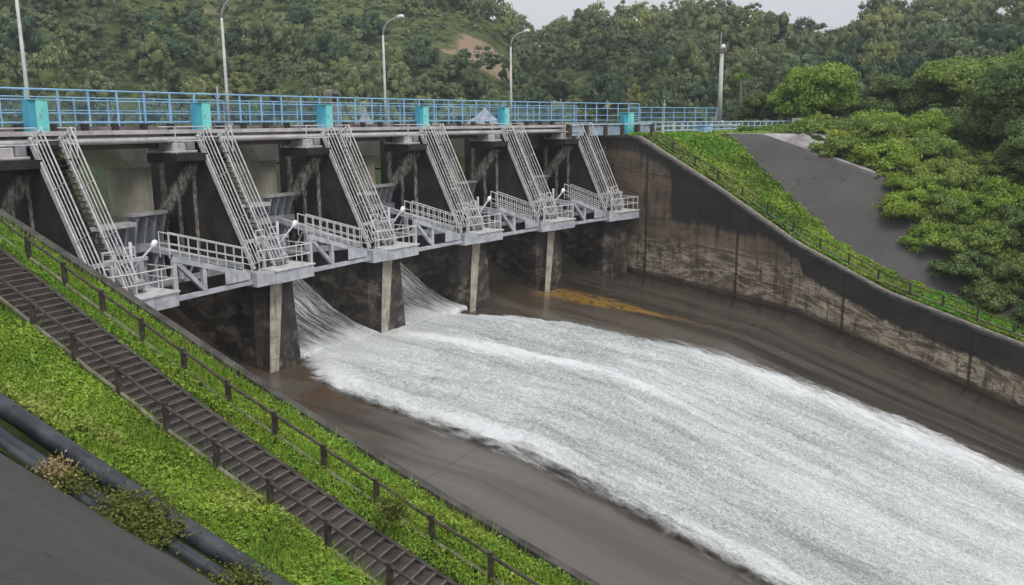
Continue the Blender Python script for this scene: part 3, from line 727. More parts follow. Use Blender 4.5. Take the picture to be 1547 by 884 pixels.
GLb = ['grey ribbed radial gate in the bay beside the grassy bank', 'grey ribbed radial gate raised over the first sheet of white water', 'grey ribbed radial gate raised over the second sheet of white water',
       'closed grey ribbed radial gate in the dry bay before the ochre deposit', 'closed grey ribbed radial gate in the dry bay next to the tall far wall']
gt0 = make_gate(0.0); gt0['label'] = GLb[0]
gt1 = make_gate(.10); gt1.location, gt1.rotation_euler = at(1)[0], (0, 0, at(1)[1]); gt1['label'] = GLb[1]
copy_tree(gt1, *at(2), GLb[2]); copy_tree(gt0, *at(3), GLb[3]); copy_tree(gt0, *at(4), GLb[4])

# hoist machinery platforms with railings and the cyan cabinets
def make_hoist():
    p0, rz = at(0)
    root = empty('hoist_platform', '', 'hoist', p0, rz, 'gate hoists with pale railings on the pier tops')
    o = MB(); o.box(-1.35, .3, 4.0, 5.8, -1.515, -1.38); o.box(-1.1, -.3, 4.2, 5.4, -1.38, -.98); o.build('base', 'beam_paint', root, bevel=.03)
    o = MB(); o.box(.6, 1.5, 4.5, 5.5, -1.0, -.35); o.box(-.25, .25, 4.1, 4.9, -1.38, -.75); o.build('gearbox', 'weathered_steel', root, bevel=.05)
    o = MB(); o.tube([(-1.15, 4.8, -.74), (-.3, 4.8, -.74)], .25, 12); o.build('drum', 'weathered_steel', root, smooth=True)
    for x0, x1 in ((-1.42, .38), (1.95, 2.3)):
        o = MB()
        for h in (.62, 1.35): o.tube(([(x0, 5.85, -1.5+h), (x0, 3.55, -1.5+h), (x1, 3.55, -1.5+h)] if x0 < 0 else [(x0, 3.55, -1.5+h), (x1, 3.55, -1.5+h), (x1, 5.85, -1.5+h)]), .035, 6)
        xe = x0 if x0 < 0 else x1
        for x, yy in ((x0, 3.55), (x1, 3.55), (xe, 5.85)): o.tube([(x, yy, -1.515), (x, yy, -.12)], .035, 6)
        o.build('railing', 'rail_steel', root)
    return root
ho0 = make_hoist()
HL = [l.replace('pale steel stairs with twin handrails', 'railed hoist platform above the stairs').replace('pale steel stairs on', 'railed hoist platform on').replace('pale steel stairs ending', 'railed hoist platform') for l in SLb]
ho0['label'] = HL[0]
for k in range(1, 6): copy_tree(ho0, *at(k), HL[k])
def make_cab():
    p0, rz = at(0)
    root = empty('control_cabinet', '', 'cabinet', p0, rz, 'cyan cabinets at the stair heads')
    o = MB(); o.box(1.02, 1.6, 4.3, 4.85, -.35, 1.1); o.build('cabinet_body', 'cyan_paint', root, bevel=.02)
    o = MB(); o.box(.70, 1.015, 4.36, 4.85, -.35, 1.08); o.build('shaded_side', 'cyan_shaded', root, bevel=.02)  # left face of the cabinet, its shade painted as a darker cyan
    o = MB(); o.box(.68, 1.63, 4.27, 4.88, 1.102, 1.13); o.build('roof', 'cyan_paint', root)
    o = MB(); o.box(1.08, 1.54, 4.27, 4.297, -.2, 1.02); o.build('door', 'cyan_paint', root)
    o = MB(); o.box(1.12, 1.18, 4.24, 4.268, .3, .5); o.build('handle', 'weathered_steel', root)
    return root
cb0 = make_cab()
CBl = [l.replace('pale steel stairs on the pier', 'cyan control cabinet over the pier').replace('pale steel stairs with twin handrails', 'cyan control cabinet at the head of the stairs').replace('pale steel stairs on', 'cyan control cabinet above the stairs on').replace('white water', 'white water') for l in SLb]
cb0['label'] = 'largest cyan control cabinet, above the stairs by the grassy bank'
for k in range(1, 5): copy_tree(cb0, *at(k), CBl[k])
c5 = copy_tree(cb0, tuple(W(24.9, 0, -.35)), -24.9/RR, 'cyan cabinet standing alone past the gates behind the grey barrier')
c5.scale = (1.5, 1.2, 1.35)
c5.location = tuple(W(24.4, -1.2, -.75))

# ------------------------------------------------------------------ bridge
root = empty('road_bridge', 'concrete road bridge deck with pale steel beams over the gates', 'bridge', W(-4, 9, 0))
o = wb(-48, 24, 4.9, 6.4, -.36, -.12, MB()); o.build('walkway', 'deck_concrete', root, world=True)
wb(14, 24.5, 6.3, 9.8, -.5, -.13, MB()).build('landing', 'deck_concrete', root, world=True)
o = wb(-48, 24, 9.7, 14.5, -.42, -.12, MB()); o.build('deck', 'deck_concrete', root, world=True)
for r0 in (9.8, 11.8, 13.6): wb(-48, 22, r0, r0+.5, -1.3, -.42, MB()).build('girder', 'deck_concrete', root, world=True)
wb(-48, 17.5, 4.15, 4.8, -.50, -.30, MB()).build('top_flange', 'beam_paint', root, world=True)
o = MB(); o.tube([W(s, 4.35, -.80) for s in np.linspace(-48, 17.5, 30)], .17, 10); o.build('round_beam', 'beam_paint', root, world=True, smooth=True)
wb(-48, 17.5, 4.82, 4.88, -.95, -.3, MB()).build('beam_web', 'beam_paint', root, world=True)
wb(-48, 17.5, 5.5, 5.7, -1.25, -.42, MB()).build('girder', 'brown_girder', root, world=True)
wb(-48, 18, 4.9, 4.96, -.27, -.1, MB()).build('edge_strip', 'brown_girder', root, world=True)
for s in np.arange(-46, 18, 1.6):
    wb(s-.14, s+.14, 4.70, 4.97, -.30, .02, MB()).build('bracket', 'dark_gap', root, world=True)

def make_bpier():
    p0, rz = at(0)
    root = empty('bridge_pier', '', 'pier', p0, rz, 'pale bridge piers standing in the reservoir')
    o = MB(); n = 20; prof = []
    for i in range(n):
        t = 2*math.pi*i/n; x = 2.05+1.02*np.sign(math.cos(t))*abs(math.cos(t))**.75; y = 12.4+1.5*math.sin(t)*1.0; prof.append((x, y))
    b = [(x, y, -13) for x, y in prof]+[(x, y, -2.45) for x, y in prof]
    o.poly(b, [tuple(range(n))[::-1], tuple(range(n, 2*n))]+[(i, (i+1) % n, n+(i+1) % n, n+i) for i in range(n)]); o.build('column', 'pale_concrete', root)
    o = MB(); o.hexa([(.75, 10.3, -2.5), (3.35, 10.3, -2.5), (3.35, 14, -2.5), (.75, 14, -2.5), (-.9, 9.4, -1.32), (4.6, 9.4, -1.32), (4.6, 14.6, -1.32), (-.9, 14.6, -1.32)])
    o.build('cap', 'cap_concrete', root, bevel=.04)
    return root
bp0 = make_bpier()
BPl = ['pale concrete bridge pier', '']
BP = ['pale rounded bridge pier behind the gate pier nearest the grassy bank', 'pale rounded bridge pier seen whole left of the second gate pier', 'pale rounded bridge pier behind the gate at the first sheet of white water',
      'pale rounded bridge pier behind the gate at the second sheet of white water', 'pale rounded bridge pier behind the gate of the dry bay before the ochre deposit', 'pale rounded bridge pier behind the gate next to the tall far wall']
bp0['label'] = BP[0]
for k in range(1, 6): copy_tree(bp0, *at(k), BP[k])

# blue railings
def blue_rail(name, s0, s1, r, z0, z1, step, label, mat, heights, mesh=False, post=.05, cat='railing'):
    root = empty(name, label, cat, W((s0+s1)/2, r, z0))
    n = int(round((s1-s0)/step)); xs = np.linspace(s0, s1, n+1)
    for i, s in enumerate(xs):
        o = MB(); o.tube([W(s, r, z0), W(s, r, z1)], post, 6); o.build('post', mat, root, world=True)
    for h in heights:
        o = MB(); o.tube([W(s, r, z0+h) for s in np.linspace(s0, s1, max(2, n//2))], post*.9 if h == heights[-1] else post*.62, 6); o.build('rail', mat, root, world=True)
    if mesh:
        o = MB()
        for s in np.arange(s0, s1, mesh): o.tube([W(s, r+.01, z0+.05), W(s, r+.01, z1-.02)], .0055, 3, False)
        
        mm = o.build('mesh_panel', mat, root, world=True)
    return root
blue_rail('bridge_railing', -47.5, 28.9, 5.15, -.1, 1.6, 1.53, 'light blue railing of four bars along the near edge of the bridge', 'blue_paint', (.18, .62, 1.22, 1.7), False, .055)
blue_rail('bridge_railing', -44, 30, 14.3, -.1, 1.55, 2.0, 'light blue railing with fine mesh along the far edge of the bridge', 'blue_paint', (.25, .9, 1.65), .09, .045)
blue_rail('mesh_fence', 28.9, 42.6, 6.4, -.9, 1.3, 1.72, 'tall blue mesh fence on the right bank beyond the cyan cabinet', 'blue_paint', (.3, 1.2, 1.7, 2.2), .16, .05, 'fence')
blue_rail('balustrade', 27, 55, 5.6, -1.3, -.15, 1.0, 'low pale blue balustrade leading to the concrete end block', 'pale_blue_paint', (.25, .7, 1.15), .18, .07, 'fence')
# cream posts and pipe barrier in front
root = empty('road_barrier', 'grey blue panel barrier between dark posts right of the last gate stairs', 'barrier', W(23, 4.2, -1.3))
for i, (a, b) in enumerate(((17.4, 19.2), (19.6, 21.9), (22.3, 24.3), (27, 28.7))):
    wb(a, b, 3.6, 3.75, -1.25, -.45, MB()).build('panel', 'panel_paint', root, world=True)
for s in (17.2, 19.4, 22.1, 24.5, 26.8, 28.9): wb(s-.16, s+.16, 3.4, 3.85, -1.3, -.3, MB()).build('post', 'dark_post', root, world=True)
wb(17.2, 28.9, 3.5, 3.6, -.34, -.22, MB()).build('rail', 'pale_blue_paint', root, world=True)
root = empty('guard_rail', 'cream posts with pale blue rails at the head of the grass slope', 'barrier', W(33, 1.5, -1.3))
for s, r in ((27.2, 1.0), (29.6, 1.6), (31.8, 2.2), (38, 3.4), (42.5, 4.6), (44.6, 4.9)):
    o = MB(); o.tube([W(s, r, -1.35), W(s, r, -.3)], .14, 8); o.build('post', 'cream_paint', root, world=True)
for h in (-.5, -.9):
    o = MB(); o.tube([W(s, r, h) for s, r in ((27.2, 1.0), (31.8, 2.2), (38, 3.4), (44.6, 4.9))], .07, 6); o.build('rail', 'pale_blue_paint', root, world=True)
o = MB(); o.box(-.6, .6, -.4, .4, 0, .75); o.box(-.66, .66, -.46, .46, .752, .85); ob = o.build('storage_box', 'blue_paint', bevel=.04); ob.location = W(34.6, 1.6, -1.3); ob.rotation_euler = (0, 0, -.2)
tag(ob, 'small bright blue box beside the cream posts at the grass slope head', 'box')
o = MB(); o.box(-.9, .9, -.6, .6, 0, 1.55); ob = o.build('end_block', 'cream_paint', bevel=.05); ob.location = W(54.5, 4.4, -1.35); ob.rotation_euler = (0, 0, -.4)
tag(ob, 'cream concrete block ending the balustrade beside the bright round tree', 'block')

# street lamps on the far side of the bridge
def make_lamp():
    root = empty('street_lamp', '', 'lamp', (0, 0, 0), 0, 'street lamps along the far side of the bridge')
    o = MB(); o.tube([(0, 0, -.1), (0, 0, 1.9), (0, 0, 7.0)], [.12, .11, .085], 8); o.build('pole', 'lamp_pole', root, smooth=True)
    o = MB(); o.tube([(0, 0, 7.0), (0, -.12, 7.45), (0, -.45, 7.85), (0, -.95, 8.1), (0, -1.75, 8.25)], [.08, .075, .07, .065, .06], 8); o.build('arm', 'lamp_pole', root, smooth=True)
    o = MB(); o.tube([(0, -1.65, 8.24), (0, -1.85, 8.27), (0, -2.25, 8.3), (0, -2.45, 8.3)], [.07, .14, .16, .08], 10); o.build('lamp_head', 'lamp_glass', root, smooth=True)
    o = MB(); o.box(-.2, .2, -.2, .2, -.12, .02); o.build('base_plate', 'weathered_steel', root)
    return root
lm = make_lamp(); LS = [-20.75, -8.0, 6.15, 20.7]; LLb = ['street lamp whose head is cut off at the top left, by the largest cyan cabinet', 'street lamp beside the second cyan cabinet', 'curved street lamp between the third and fourth cyan cabinets', 'curved street lamp just right of the grey net heap']
for k, s in enumerate(LS):
    if k == 0: lm.location = W(s, 13.9, 0); lm.rotation_euler = (0, 0, -s/RR); lm['label'] = LLb[0]
    else: copy_tree(lm, tuple(W(s, 13.9, 0)), -s/RR, LLb[k])
# utility pole with lamp box
root = empty('utility_pole', 'tall grey pole with lamp box on top where the blue fence ends', 'pole', W(45.6, 8.5, -1.35))
o = MB(); o.tube([(0, 0, 0), (0, 0, 9.2)], [.30, .19], 12); o.build('pole', 'pole_concrete', root, smooth=True)
o = MB(); o.tube([(-.35, 0, 8.3), (-.35, 0, 10.9)], .05, 6); o.build('antenna', 'lamp_pole', root)
o = MB(); o.box(-.45, .75, -.25, .25, 8.7, 9.15); o.build('lamp_box', 'pale_rail', root, bevel=.05)
o = MB(); o.tube([(.1, -.1, 9.15), (.1, -.1, 9.35), (.1, -.1, 9.6)], [.22, .24, .1], 10); o.build('lamp_head', 'lamp_glass', root, smooth=True)
o = MB(); o.box(.1, .35, -.35, -.2, .9, 1.35); o.build('meter_box', 'lamp_glass', root, bevel=.02)
for (s, r, h, lab) in ((41.2, 12.5, 3.6, 'thin pale pole rising behind the blue mesh fence'), (57, 12, 3.2, 'short thin pole above the balustrade beside the palm'), (-6.9, 16.5, 3.9, 'thin pale post with small boxes beside the second street lamp')):
    rt_ = empty('marker_post', lab, 'post', W(s, r, -1.3)); o = MB(); o.tube([(0, 0, 0), (0, 0, h)], .06, 6); o.build('shaft', 'lamp_pole', rt_)
    o = MB(); o.box(-.12, .12, -.1, .1, h*.8, h*.8+.3); o.build('box', 'lamp_pole', rt_)
# domed hut and net heaps on the bridge
root = empty('valve_hut', 'small beige domed shelter rising above the railing by the third cyan cabinet', 'shelter', W(2.75, 16.2, -.1), -.0); root.scale = (.78, .8, .98)
o = MB()
n = 10; pr = [(-.75, 0), (-.75, 2.3)]+[(-.75*math.cos(math.pi*i/n), 2.3+.5*math.sin(math.pi*i/n)) for i in range(1, n)]+[(.75, 2.3), (.75, 0)]
o.poly([(x, -.5, z) for x, z in pr]+[(x, .5, z) for x, z in pr], [tuple(range(len(pr)))[::-1], tuple(range(len(pr), 2*len(pr)))]+[(i, (i+1) % len(pr), len(pr)+(i+1) % len(pr), len(pr)+i) for i in range(len(pr))])
o.build('shell', 'pale_rail', root)
o = MB(); o.box(-.45, .45, -.53, -.503, 1.75, 2.45); o.build('opening_shade', 'dark_gap', root)  # dark plate on the closed shell, painted as the shade inside an opening
wb(1.6, 4.0, 14.7, 16.9, -.6, -.12, MB()).build('base', 'deck_concrete', root, world=True)
def heap(s, r, rad, h, seed, lab):
    a = np.random.default_rng(seed); n, m = 26, 9; V = []; F = []
    for j in range(m):
        t = j/(m-1); q = rad*(1-t)**1.25+.05
        for i in range(n):
            an = 2*math.pi*i/n; f = 1+.18*math.sin(an*5+seed)+.12*a.random(); V.append((q*f*math.cos(an), q*f*.7*math.sin(an), h*t-.02))
    for j in range(m-1):
        for i in range(n): F.append((j*n+i, j*n+(i+1) % n, (j+1)*n+(i+1) % n, (j+1)*n+i))
    me = mesh_np('net_heap', V, F, M['net_cloth'], smooth=True); o_ = link('net_heap', me); o_.location = W(s, r, -.1); o_.rotation_euler = (0, 0, -s/RR)
    tag(o_, lab, 'net', 'net heaps on the bridge')
heap(14.2, 10.6, 1.55, 1.35, 1, 'wide grey net heap draped to a peak before the fourth street lamp')
heap(1.2, 10.6, .55, 1.3, 2, 'narrow whitish net bundle on the bridge right of the domed shelter')
# ------------------------------------------------------------------ left bank: steps, fences, pipes
def gz(s, r): return float(GL(np.array(float(s)), np.array(float(r))))
def stR(r): return np.interp(-r, [0, 8.2, 21.5, 45], [-35.1, -35.85, -37.2, -39.6])       # right edge of the steps
def steps():
    root = empty('concrete_steps', 'dark concrete steps with pale nosings running down the grassy bank', 'steps', W(-36, -12, gz(-36, -12)))
    body, nose = MB(), MB(); r = 3.0; run = .29
    prev = None
    while r > -44:
        r1 = r-run; s0, s1 = stR(r), stR(r)-1.58; a0, a1 = stR(r1), stR(r1)-1.58; z = gz(-36.8, (r+r1)/2)+.16
        zb = z-.6
        body.hexa([W(s1, r, zb), W(s0, r, zb), W(a0, r1, zb), W(a1, r1, zb), W(s1, r, z), W(s0, r, z), W(a0, r1, z), W(a1, r1, z)])
        nose.hexa([W(a1+.03, r1+.035, z+.004), W(a0-.03, r1+.035, z+.004), W(a0-.03, r1-.006, z+.004), W(a1+.03, r1-.006, z+.004), W(a1+.03, r1+.035, z+.014), W(a0-.03, r1+.035, z+.014), W(a0-.03, r1-.006, z+.014), W(a1+.03, r1-.006, z+.014)])
        r = r1
    body.build('treads', 'step_concrete', root, world=True); nose.build('nosing', 'nosing_paint', root, world=True)
    rs = np.arange(3, -44, -1.0)
    for off in (.02, -1.74):
        c = MB()
        for ra, rb in zip(rs, rs[1:]):
            s0, s1 = stR(ra)+off, stR(rb)+off; za, zb = gz(-36.8, ra)+.19, gz(-36.8, rb)+.19
            c.hexa([W(s0, ra, za-.5), W(s0+.14, ra, za-.5), W(s1+.14, rb, zb-.5), W(s1, rb, zb-.5), W(s0, ra, za), W(s0+.14, ra, za), W(s1+.14, rb, zb), W(s1, rb, zb)])
        c.build('curb', 'step_curb', root, world=True)
simple('step_concrete', (.032, .026, .022), (.066, .054, .046), 2.2, .8, .4)
simple('step_curb', (.03, .026, .022), (.07, .06, .05), 2.2, .85, .4)
simple('nosing_paint', (.10, .092, .084), (.17, .157, .145), 6, .8, .3)
steps()
def fence(name, sf, zf, rs, h, label, offp=0.0, posts='dark_post'):
    root = empty(name, label, 'fence', W(float(sf(rs[0])), rs[0], float(zf(rs[0]))))
    for r in rs:
        s = float(sf(r)); z = float(zf(r)); o = MB(); wb(s-.06, s+.06, r-.06, r+.06, z-.5, z+h+.06, o)
        o.build('post', posts, root, world=True)
    for hh, rad, mt in ((h-.03, .042, 'dark_post'), (h*.36, .05, 'pale_rail')):
        o = MB(); pts = [W(float(sf(r))+.02*math.sin(r*3), r, float(zf(r))+hh+.015*math.sin(r*2.1)) for r in np.linspace(rs[0]+.3, rs[-1]-.3, 2*len(rs))]; o.tube(pts, rad, 6); o.build('rail', mt, root, world=True)
    return root
fence('hand_fence', lambda r: stR(r)-1.80, lambda r: gz(-37.5, r), np.arange(1.0, -44, -1.66), 1.0, 'dark two-rail fence on the near side of the concrete steps')
fence('hand_fence', lambda r: stR(r)+.75+.035*(-r-8), lambda r: gz(-34.8, r), np.arange(1.2, -44, -1.64), .95, 'dark two-rail fence half sunk in grass between steps and wall')
fence('hand_fence', lambda r: 23.6, lambda r: float(GR(np.array(23.6), np.array(float(r)))), np.arange(-.4, -60, -2.3), .95, 'dark fence descending beside the far retaining wall top')
# far bank path strip beside the wall
g = grid('path', np.linspace(22.5, 23.1, 4), np.linspace(-80, 1.0, 120), lambda s, r: Rz(r)+.03+0*s, 'pale_rail'); tag(link('path', g), kind='structure')

def pipe(off, zoff, rad, lab, r0=2, r1=-46, jig=0.0):
    o = MB(); pts = []
    for r in np.arange(r0, r1, -1.2):
        s = -41.48+off+.10*math.sin(r*.25+jig); pts.append(W(s, r, gz(-41.3, r)+zoff+.04*math.sin(r*.4+jig*2)))
    o.tube(pts, rad, 16); ob = o.build('drain_pipe', 'black_plastic', None, smooth=True); tag(ob, lab, 'pipe')
pipe(.0, .17, .215, 'uppermost thick black plastic pipe lying against the grass')
pipe(-.46, .06, .165, 'middle black plastic pipe lying beside the thick one', jig=2)
pipe(-.82, .06, .12, 'thin black plastic pipe nearest the dark slab edge', jig=4)

# ------------------------------------------------------------------ vegetation
def leaves(P, N, size, rg, asp=.6, jit=.8, droop=0.0):
    """quads at P with normals near N"""
    n = len(P); d = N+jit*rg.normal(size=(n, 3)); d /= np.linalg.norm(d, axis=1, keepdims=True)+1e-9
    a = rg.normal(size=(n, 3)); a[:, 2] -= droop; u = a-(a*d).sum(1, keepdims=True)*d; u /= np.linalg.norm(u, axis=1, keepdims=True)+1e-9; v = np.cross(d, u)
    s = (size*(.6+.8*rg.random(n)))[:, None]; p0 = P-u*s*.5; p1 = P+v*s*asp*.5; p2 = P+u*s*.5; p3 = P-v*s*asp*.5
    V = np.stack([p0, p1, p2, p3], 1).reshape(-1, 3); F = np.arange(4*n).reshape(n, 4); return V, F
def _cube_sphere(n):
    g = np.linspace(-1, 1, n+1); V = []; F = []
    for ax in range(3):
        for sg in (-1, 1):
            a, b = np.meshgrid(g, g, indexing='ij'); p = np.zeros(a.shape+(3,)); p[..., ax] = sg; p[..., (ax+1) % 3] = a*sg; p[..., (ax+2) % 3] = b
            i = np.arange(a.size).reshape(a.shape)+sum(len(v) for v in V); V.append(p.reshape(-1, 3)); F.append(np.stack([i[:-1, :-1], i[1:, :-1], i[1:, 1:], i[:-1, 1:]], -1).reshape(-1, 4))
    V = np.concatenate(V); return V/np.linalg.norm(V, axis=1, keepdims=True), np.concatenate(F)
SPH = {n: _cube_sphere(n) for n in (2, 3, 4)}
def crown(rg, c, rx, rz, nclump, nleaf, size, flat=.0, jit=.7, rvar=.35, core=3, cs=.62, rs=1.0):
    c = np.array(c, float); th = rg.random(nclump)*2*np.pi; ph = np.arccos(1-1.55*rg.random(nclump)); q = .5+.5*rg.random(nclump)
    cc = np.stack([rx*q*np.sin(ph)*np.cos(th), rx*q*np.sin(ph)*np.sin(th), rz*q*np.cos(ph)], -1)
    rad = rx*(.26+.20*rg.random(nclump))*rs; ct = rg.random(nclump)
    k = rg.integers(0, nclump, nleaf); d = rg.normal(size=(nleaf, 3)); d[:, 2] = np.abs(d[:, 2])*.9-.25; d /= np.linalg.norm(d, axis=1, keepdims=True)
    P = cc[k]+d*rad[k][:, None]*(.68+.5*rg.random(nleaf))[:, None]*np.array([1, 1, .8]); V, F = leaves(P+c, d, size*np.ones(nleaf), rg, .75, jit)
    t = np.clip(.22+.5*ct[k]+rvar*(rg.random(nleaf)-.3), 0, 1); T = np.repeat(t, 4)
    SV, SF = SPH[core]; Vs = [V]; Fs = [F]; Ts = [T]; o = len(V)
    for i in range(nclump):
        v = SV*(1+.16*rg.normal(size=(len(SV), 1)))*rad[i]*cs*np.array([1, 1, .8])+cc[i]+c
        Vs.append(v); Fs.append(SF+o); Ts.append(np.full(len(v), np.clip(.22+.5*ct[i], 0, 1))); o += len(v)
    return np.concatenate(Vs), np.concatenate(Fs), np.concatenate(Ts)
def join(L):
    V = np.concatenate([l[0] for l in L]); T = np.concatenate([l[2] for l in L]); o = 0; Fs = []
    for l in L: Fs.append(l[1]+o); o += len(l[0])
    return V, np.concatenate(Fs), T

# far hills: height over azimuth and distance from the bridge side
def px_az(px): return 36.91-np.degrees(np.arctan((np.asarray(px, float)-773)/1275))
SKX = np.array([-900, 0, 500, 700, 770, 800, 815, 830, 870, 950, 1100, 1135, 1170, 1215, 1243, 1265, 1300, 1360, 1420, 1547, 2000])
SKY = np.array([-150, -120, -90, -45, 0, 18, 26, 14, 2, -14, -12, 8, 22, 32, 42, 24, 10, 4, 0, -6, -30])
AZ_ = px_az(SKX)[::-1]; EL_ = ((184-SKY)/1275.)[::-1]
def ridge_el(az): return np.interp(az, AZ_, EL_)
def shore(az): return np.interp(az, [-30, 5, 20, 36, 68, 110], [150, 140, 140, 150, 165, 170])
def ridge_d(az): return np.interp(az, [-30, 5, 12, 20, 28, 36, 50, 68, 110], [230, 235, 260, 235, 245, 262, 280, 290, 290])
def HZ(az, d):
    ds, dr = shore(az), ridge_d(az); top = ridge_el(az)*dr-11.5; base = np.where(az > 24, -6.2, -1.4-4.8*smooth01((az-16)/8))
    t = (d-ds)/(dr-ds); x, y = d*np.cos(np.radians(az)), d*np.sin(np.radians(az))
    z = base+(top-base)*np.clip(t, 0, 1)**.9+5.0*fbm(x*.02, y*.02)*smooth01(t*3)*smooth01((1.02-t)*2.5)*.8
    z = np.where(t > 1, z-(t-1)*(top-base)*.5, z); return np.where(t < 0, base+t*6, z)
def hills():
    az, d = np.meshgrid(np.linspace(-32, 112, 190), np.concatenate([np.linspace(120, 320, 90), [360, 420, 480]]), indexing='ij')
    z = HZ(az, d); x, y = d*np.cos(np.radians(az)), d*np.sin(np.radians(az))
    i = np.arange(az.size).reshape(az.shape); F = np.stack([i[:-1, :-1], i[:-1, 1:], i[1:, 1:], i[1:, :-1]], -1).reshape(-1, 4)[:, ::-1]
    me = mesh_np('hills', np.stack([x, y, z], -1).reshape(-1, 3), F, M['hillside'], {'soil': bare(az, d)}, smooth=True); tag(link('hills', me), kind='structure')
PATCH = [  # azimuth, distance fraction, half widths: bare ground and vine-covered clearings (soil amount, tree thinning)
    (px_az(742), .52, 2.6, .13, 1.0), (px_az(450), .74, 3.0, .05, 1.0), (px_az(395), .68, 2.0, .05, .9), (px_az(345), .55, 1.6, .04, .6), (px_az(908), .33, 1.3, .10, .7), (px_az(690), .45, 1.5, .06, .6)]
CLEAR = [(px_az(330), .62, 7, .24), (px_az(600), .55, 7, .24), (px_az(830), .35, 4.0, .2), (px_az(120), .66, 4, .14), (px_az(470), .5, 4, .12)]
def bare(az, d):
    t = (d-shore(az))/(ridge_d(az)-shore(az)); v = 0*az
    for a, b, c, e, q in PATCH: v = np.maximum(v, q*np.exp(-((az-a)/c)**2-((t-b)/e)**2))
    return v
def clearing(az, d):
    t = (d-shore(az))/(ridge_d(az)-shore(az)); v = 0*az
    for a, b, c, e in CLEAR: v = np.maximum(v, np.exp(-(((az-a)/c)**2+((t-b)/e)**2)**2))
    return v
hills()
def forest():
    rg = np.random.default_rng(11); L = []
    proto = [crown(rg, (0, 0, 0), 1.0, .8, 30, 560, .13, jit=.6, rvar=.3, core=2, cs=.78, rs=.72) for k in range(10)]
    small = [crown(rg, (0, 0, 0), 1.0, .8, 8, 90, .26, jit=.5, rvar=.2, core=2) for k in range(6)]
    pts = {}; n = 14000; az = rg.uniform(1, 72, n); f = rg.random(n)**.85*1.10-.03; d = shore(az)+f*(ridge_d(az)-shore(az)); cl = clearing(az, d); br = bare(az, d)
    z = HZ(az, d); X, Y = d*np.cos(np.radians(az)), d*np.sin(np.radians(az)); grove = fbm(X*.025, Y*.025, 3)
    def far(x, y, q):
        k = (int(x//7), int(y//7))
        for a in (-1, 0, 1):
            for b in (-1, 0, 1):
                for (u, v, w_) in pts.get((k[0]+a, k[1]+b), ()):
                    if (u-x)**2+(v-y)**2 < (.80*(q+w_))**2: return False
        pts.setdefault(k, []).append((x, y, q)); return True
    cnt = 0
    airy = [crown(rg, (0, 0, 0), 1.0, .9, 20, 620, .14, jit=.9, rvar=.3, core=2, cs=.5, rs=.8) for k in range(6)]
    for i in range(n):
        if br[i] > .3: continue
        clear = cl[i] > .4 and rg.random() < .84; edge_ = f[i] > .86
        if clear and rg.random() < .3: continue
        R_ = rg.uniform(.8, 1.9) if clear else rg.uniform(1.8, 5.2)*(.75 if edge_ else 1)
        if not far(X[i], Y[i], R_): continue
        cnt += 1
        tone = (.34 if clear else .0)+.5*rg.random()+.45*grove[i]
        H_ = R_*rg.uniform(.7 if clear else .9, 1.1 if clear else 1.7); V, F, T = (small if clear else (airy if edge_ or rg.random() < .3 else proto))[rg.integers(6)]; a = rg.random()*6.28; ca, sa = math.cos(a), math.sin(a)
        x = V[:, 0]*ca-V[:, 1]*sa; y = (V[:, 0]*sa+V[:, 1]*ca)*rg.uniform(.8, 1.1)
        lift = R_*.5+(rg.uniform(0, 3.5) if edge_ else (rg.uniform(0, 2.6) if not clear else -.3))
        hue = np.clip(.42*rg.normal()+(.2 if clear else -.05)+.5*grove[i], -1, 1)
        L.append((np.stack([x*R_+X[i], y*R_+Y[i], V[:, 2]*H_+z[i]+lift], -1), F, np.stack([np.clip(T*.5+tone, 0, 1), np.full(len(T), hue)], -1)))
    print('forest trees', cnt)
    V, F, T = join(L); me = mesh_np('forest', V, F, M['forest_leaf'], {'tint': T[:, 0], 'hue': T[:, 1]}); tag(link('forest', me), 'dense mixed forest covering the hills behind the reservoir', 'forest', kind='stuff')
forest()

def tree(name, label, s, r, h, rx, rz, leafm, size=.3, nl=9000, ncl=34, zb=None, seed=0, group=None, bark='bark', squash=1.0):
    rg = np.random.default_rng(100+seed); z = float(GR(np.array(float(s)), np.array(float(r))))-.2 if zb is None else zb
    root = empty(name, label, 'tree', W(s, r, z), 0, group); ct = h-rz*.9
    ct = max(ct, rz*.45); V, F, T = crown(rg, (0, 0, ct), rx, rz, int(ncl*1.5), int(nl*1.5), size*.8, jit=.6, rvar=.3, rs=.8)
    cr = link('crown', mesh_np('crown', V, F, M[leafm], {'tint': T}), root)
    m = MB(); m.tube([(0, 0, 0), (.1, .05, ct*.5), (0, .1, ct)], [.28, .2, .12], 8)
    for k in range(6):
        a = k*1.05+seed; m.tube([(0, 0, ct*.45+.1*k), (rx*.35*math.cos(a), rx*.35*math.sin(a), ct*.8+.1*k), (rx*.6*math.cos(a), rx*.6*math.sin(a), ct+rz*.2)], [.1, .07, .03], 5)
    m.build('trunk', bark, root); return root
tree('broadleaf_tree', 'bright yellow-green round tree behind the concrete end block', 57.5, 4.5, 6.9, 4.3, 3.6, 'bright_leaf', .42, 11000, 42, seed=1)
tree('broadleaf_tree', 'mid green spreading tree right of the bright round tree', 66, -8, 7.6, 4.6, 3.2, 'vine_leaf', .42, 9000, 36, seed=2)
tree('broadleaf_tree', 'blue-green bushy tree between the bright tree and the spreading tree', 63, -1.5, 6.0, 3.6, 2.8, 'dark_leaf', .38, 8000, 30, seed=3)
tree('broadleaf_tree', 'tall dark tree filling the right edge above the vines', 50, -22.5, 8.6, 4.8, 4.6, 'dark_leaf', .34, 15000, 52, seed=4)
tree('broadleaf_tree', 'lower dark tree under the tall one at the right edge', 44.5, -26, 6.0, 3.4, 3.2, 'dark_leaf', .28, 9000, 34, seed=5)
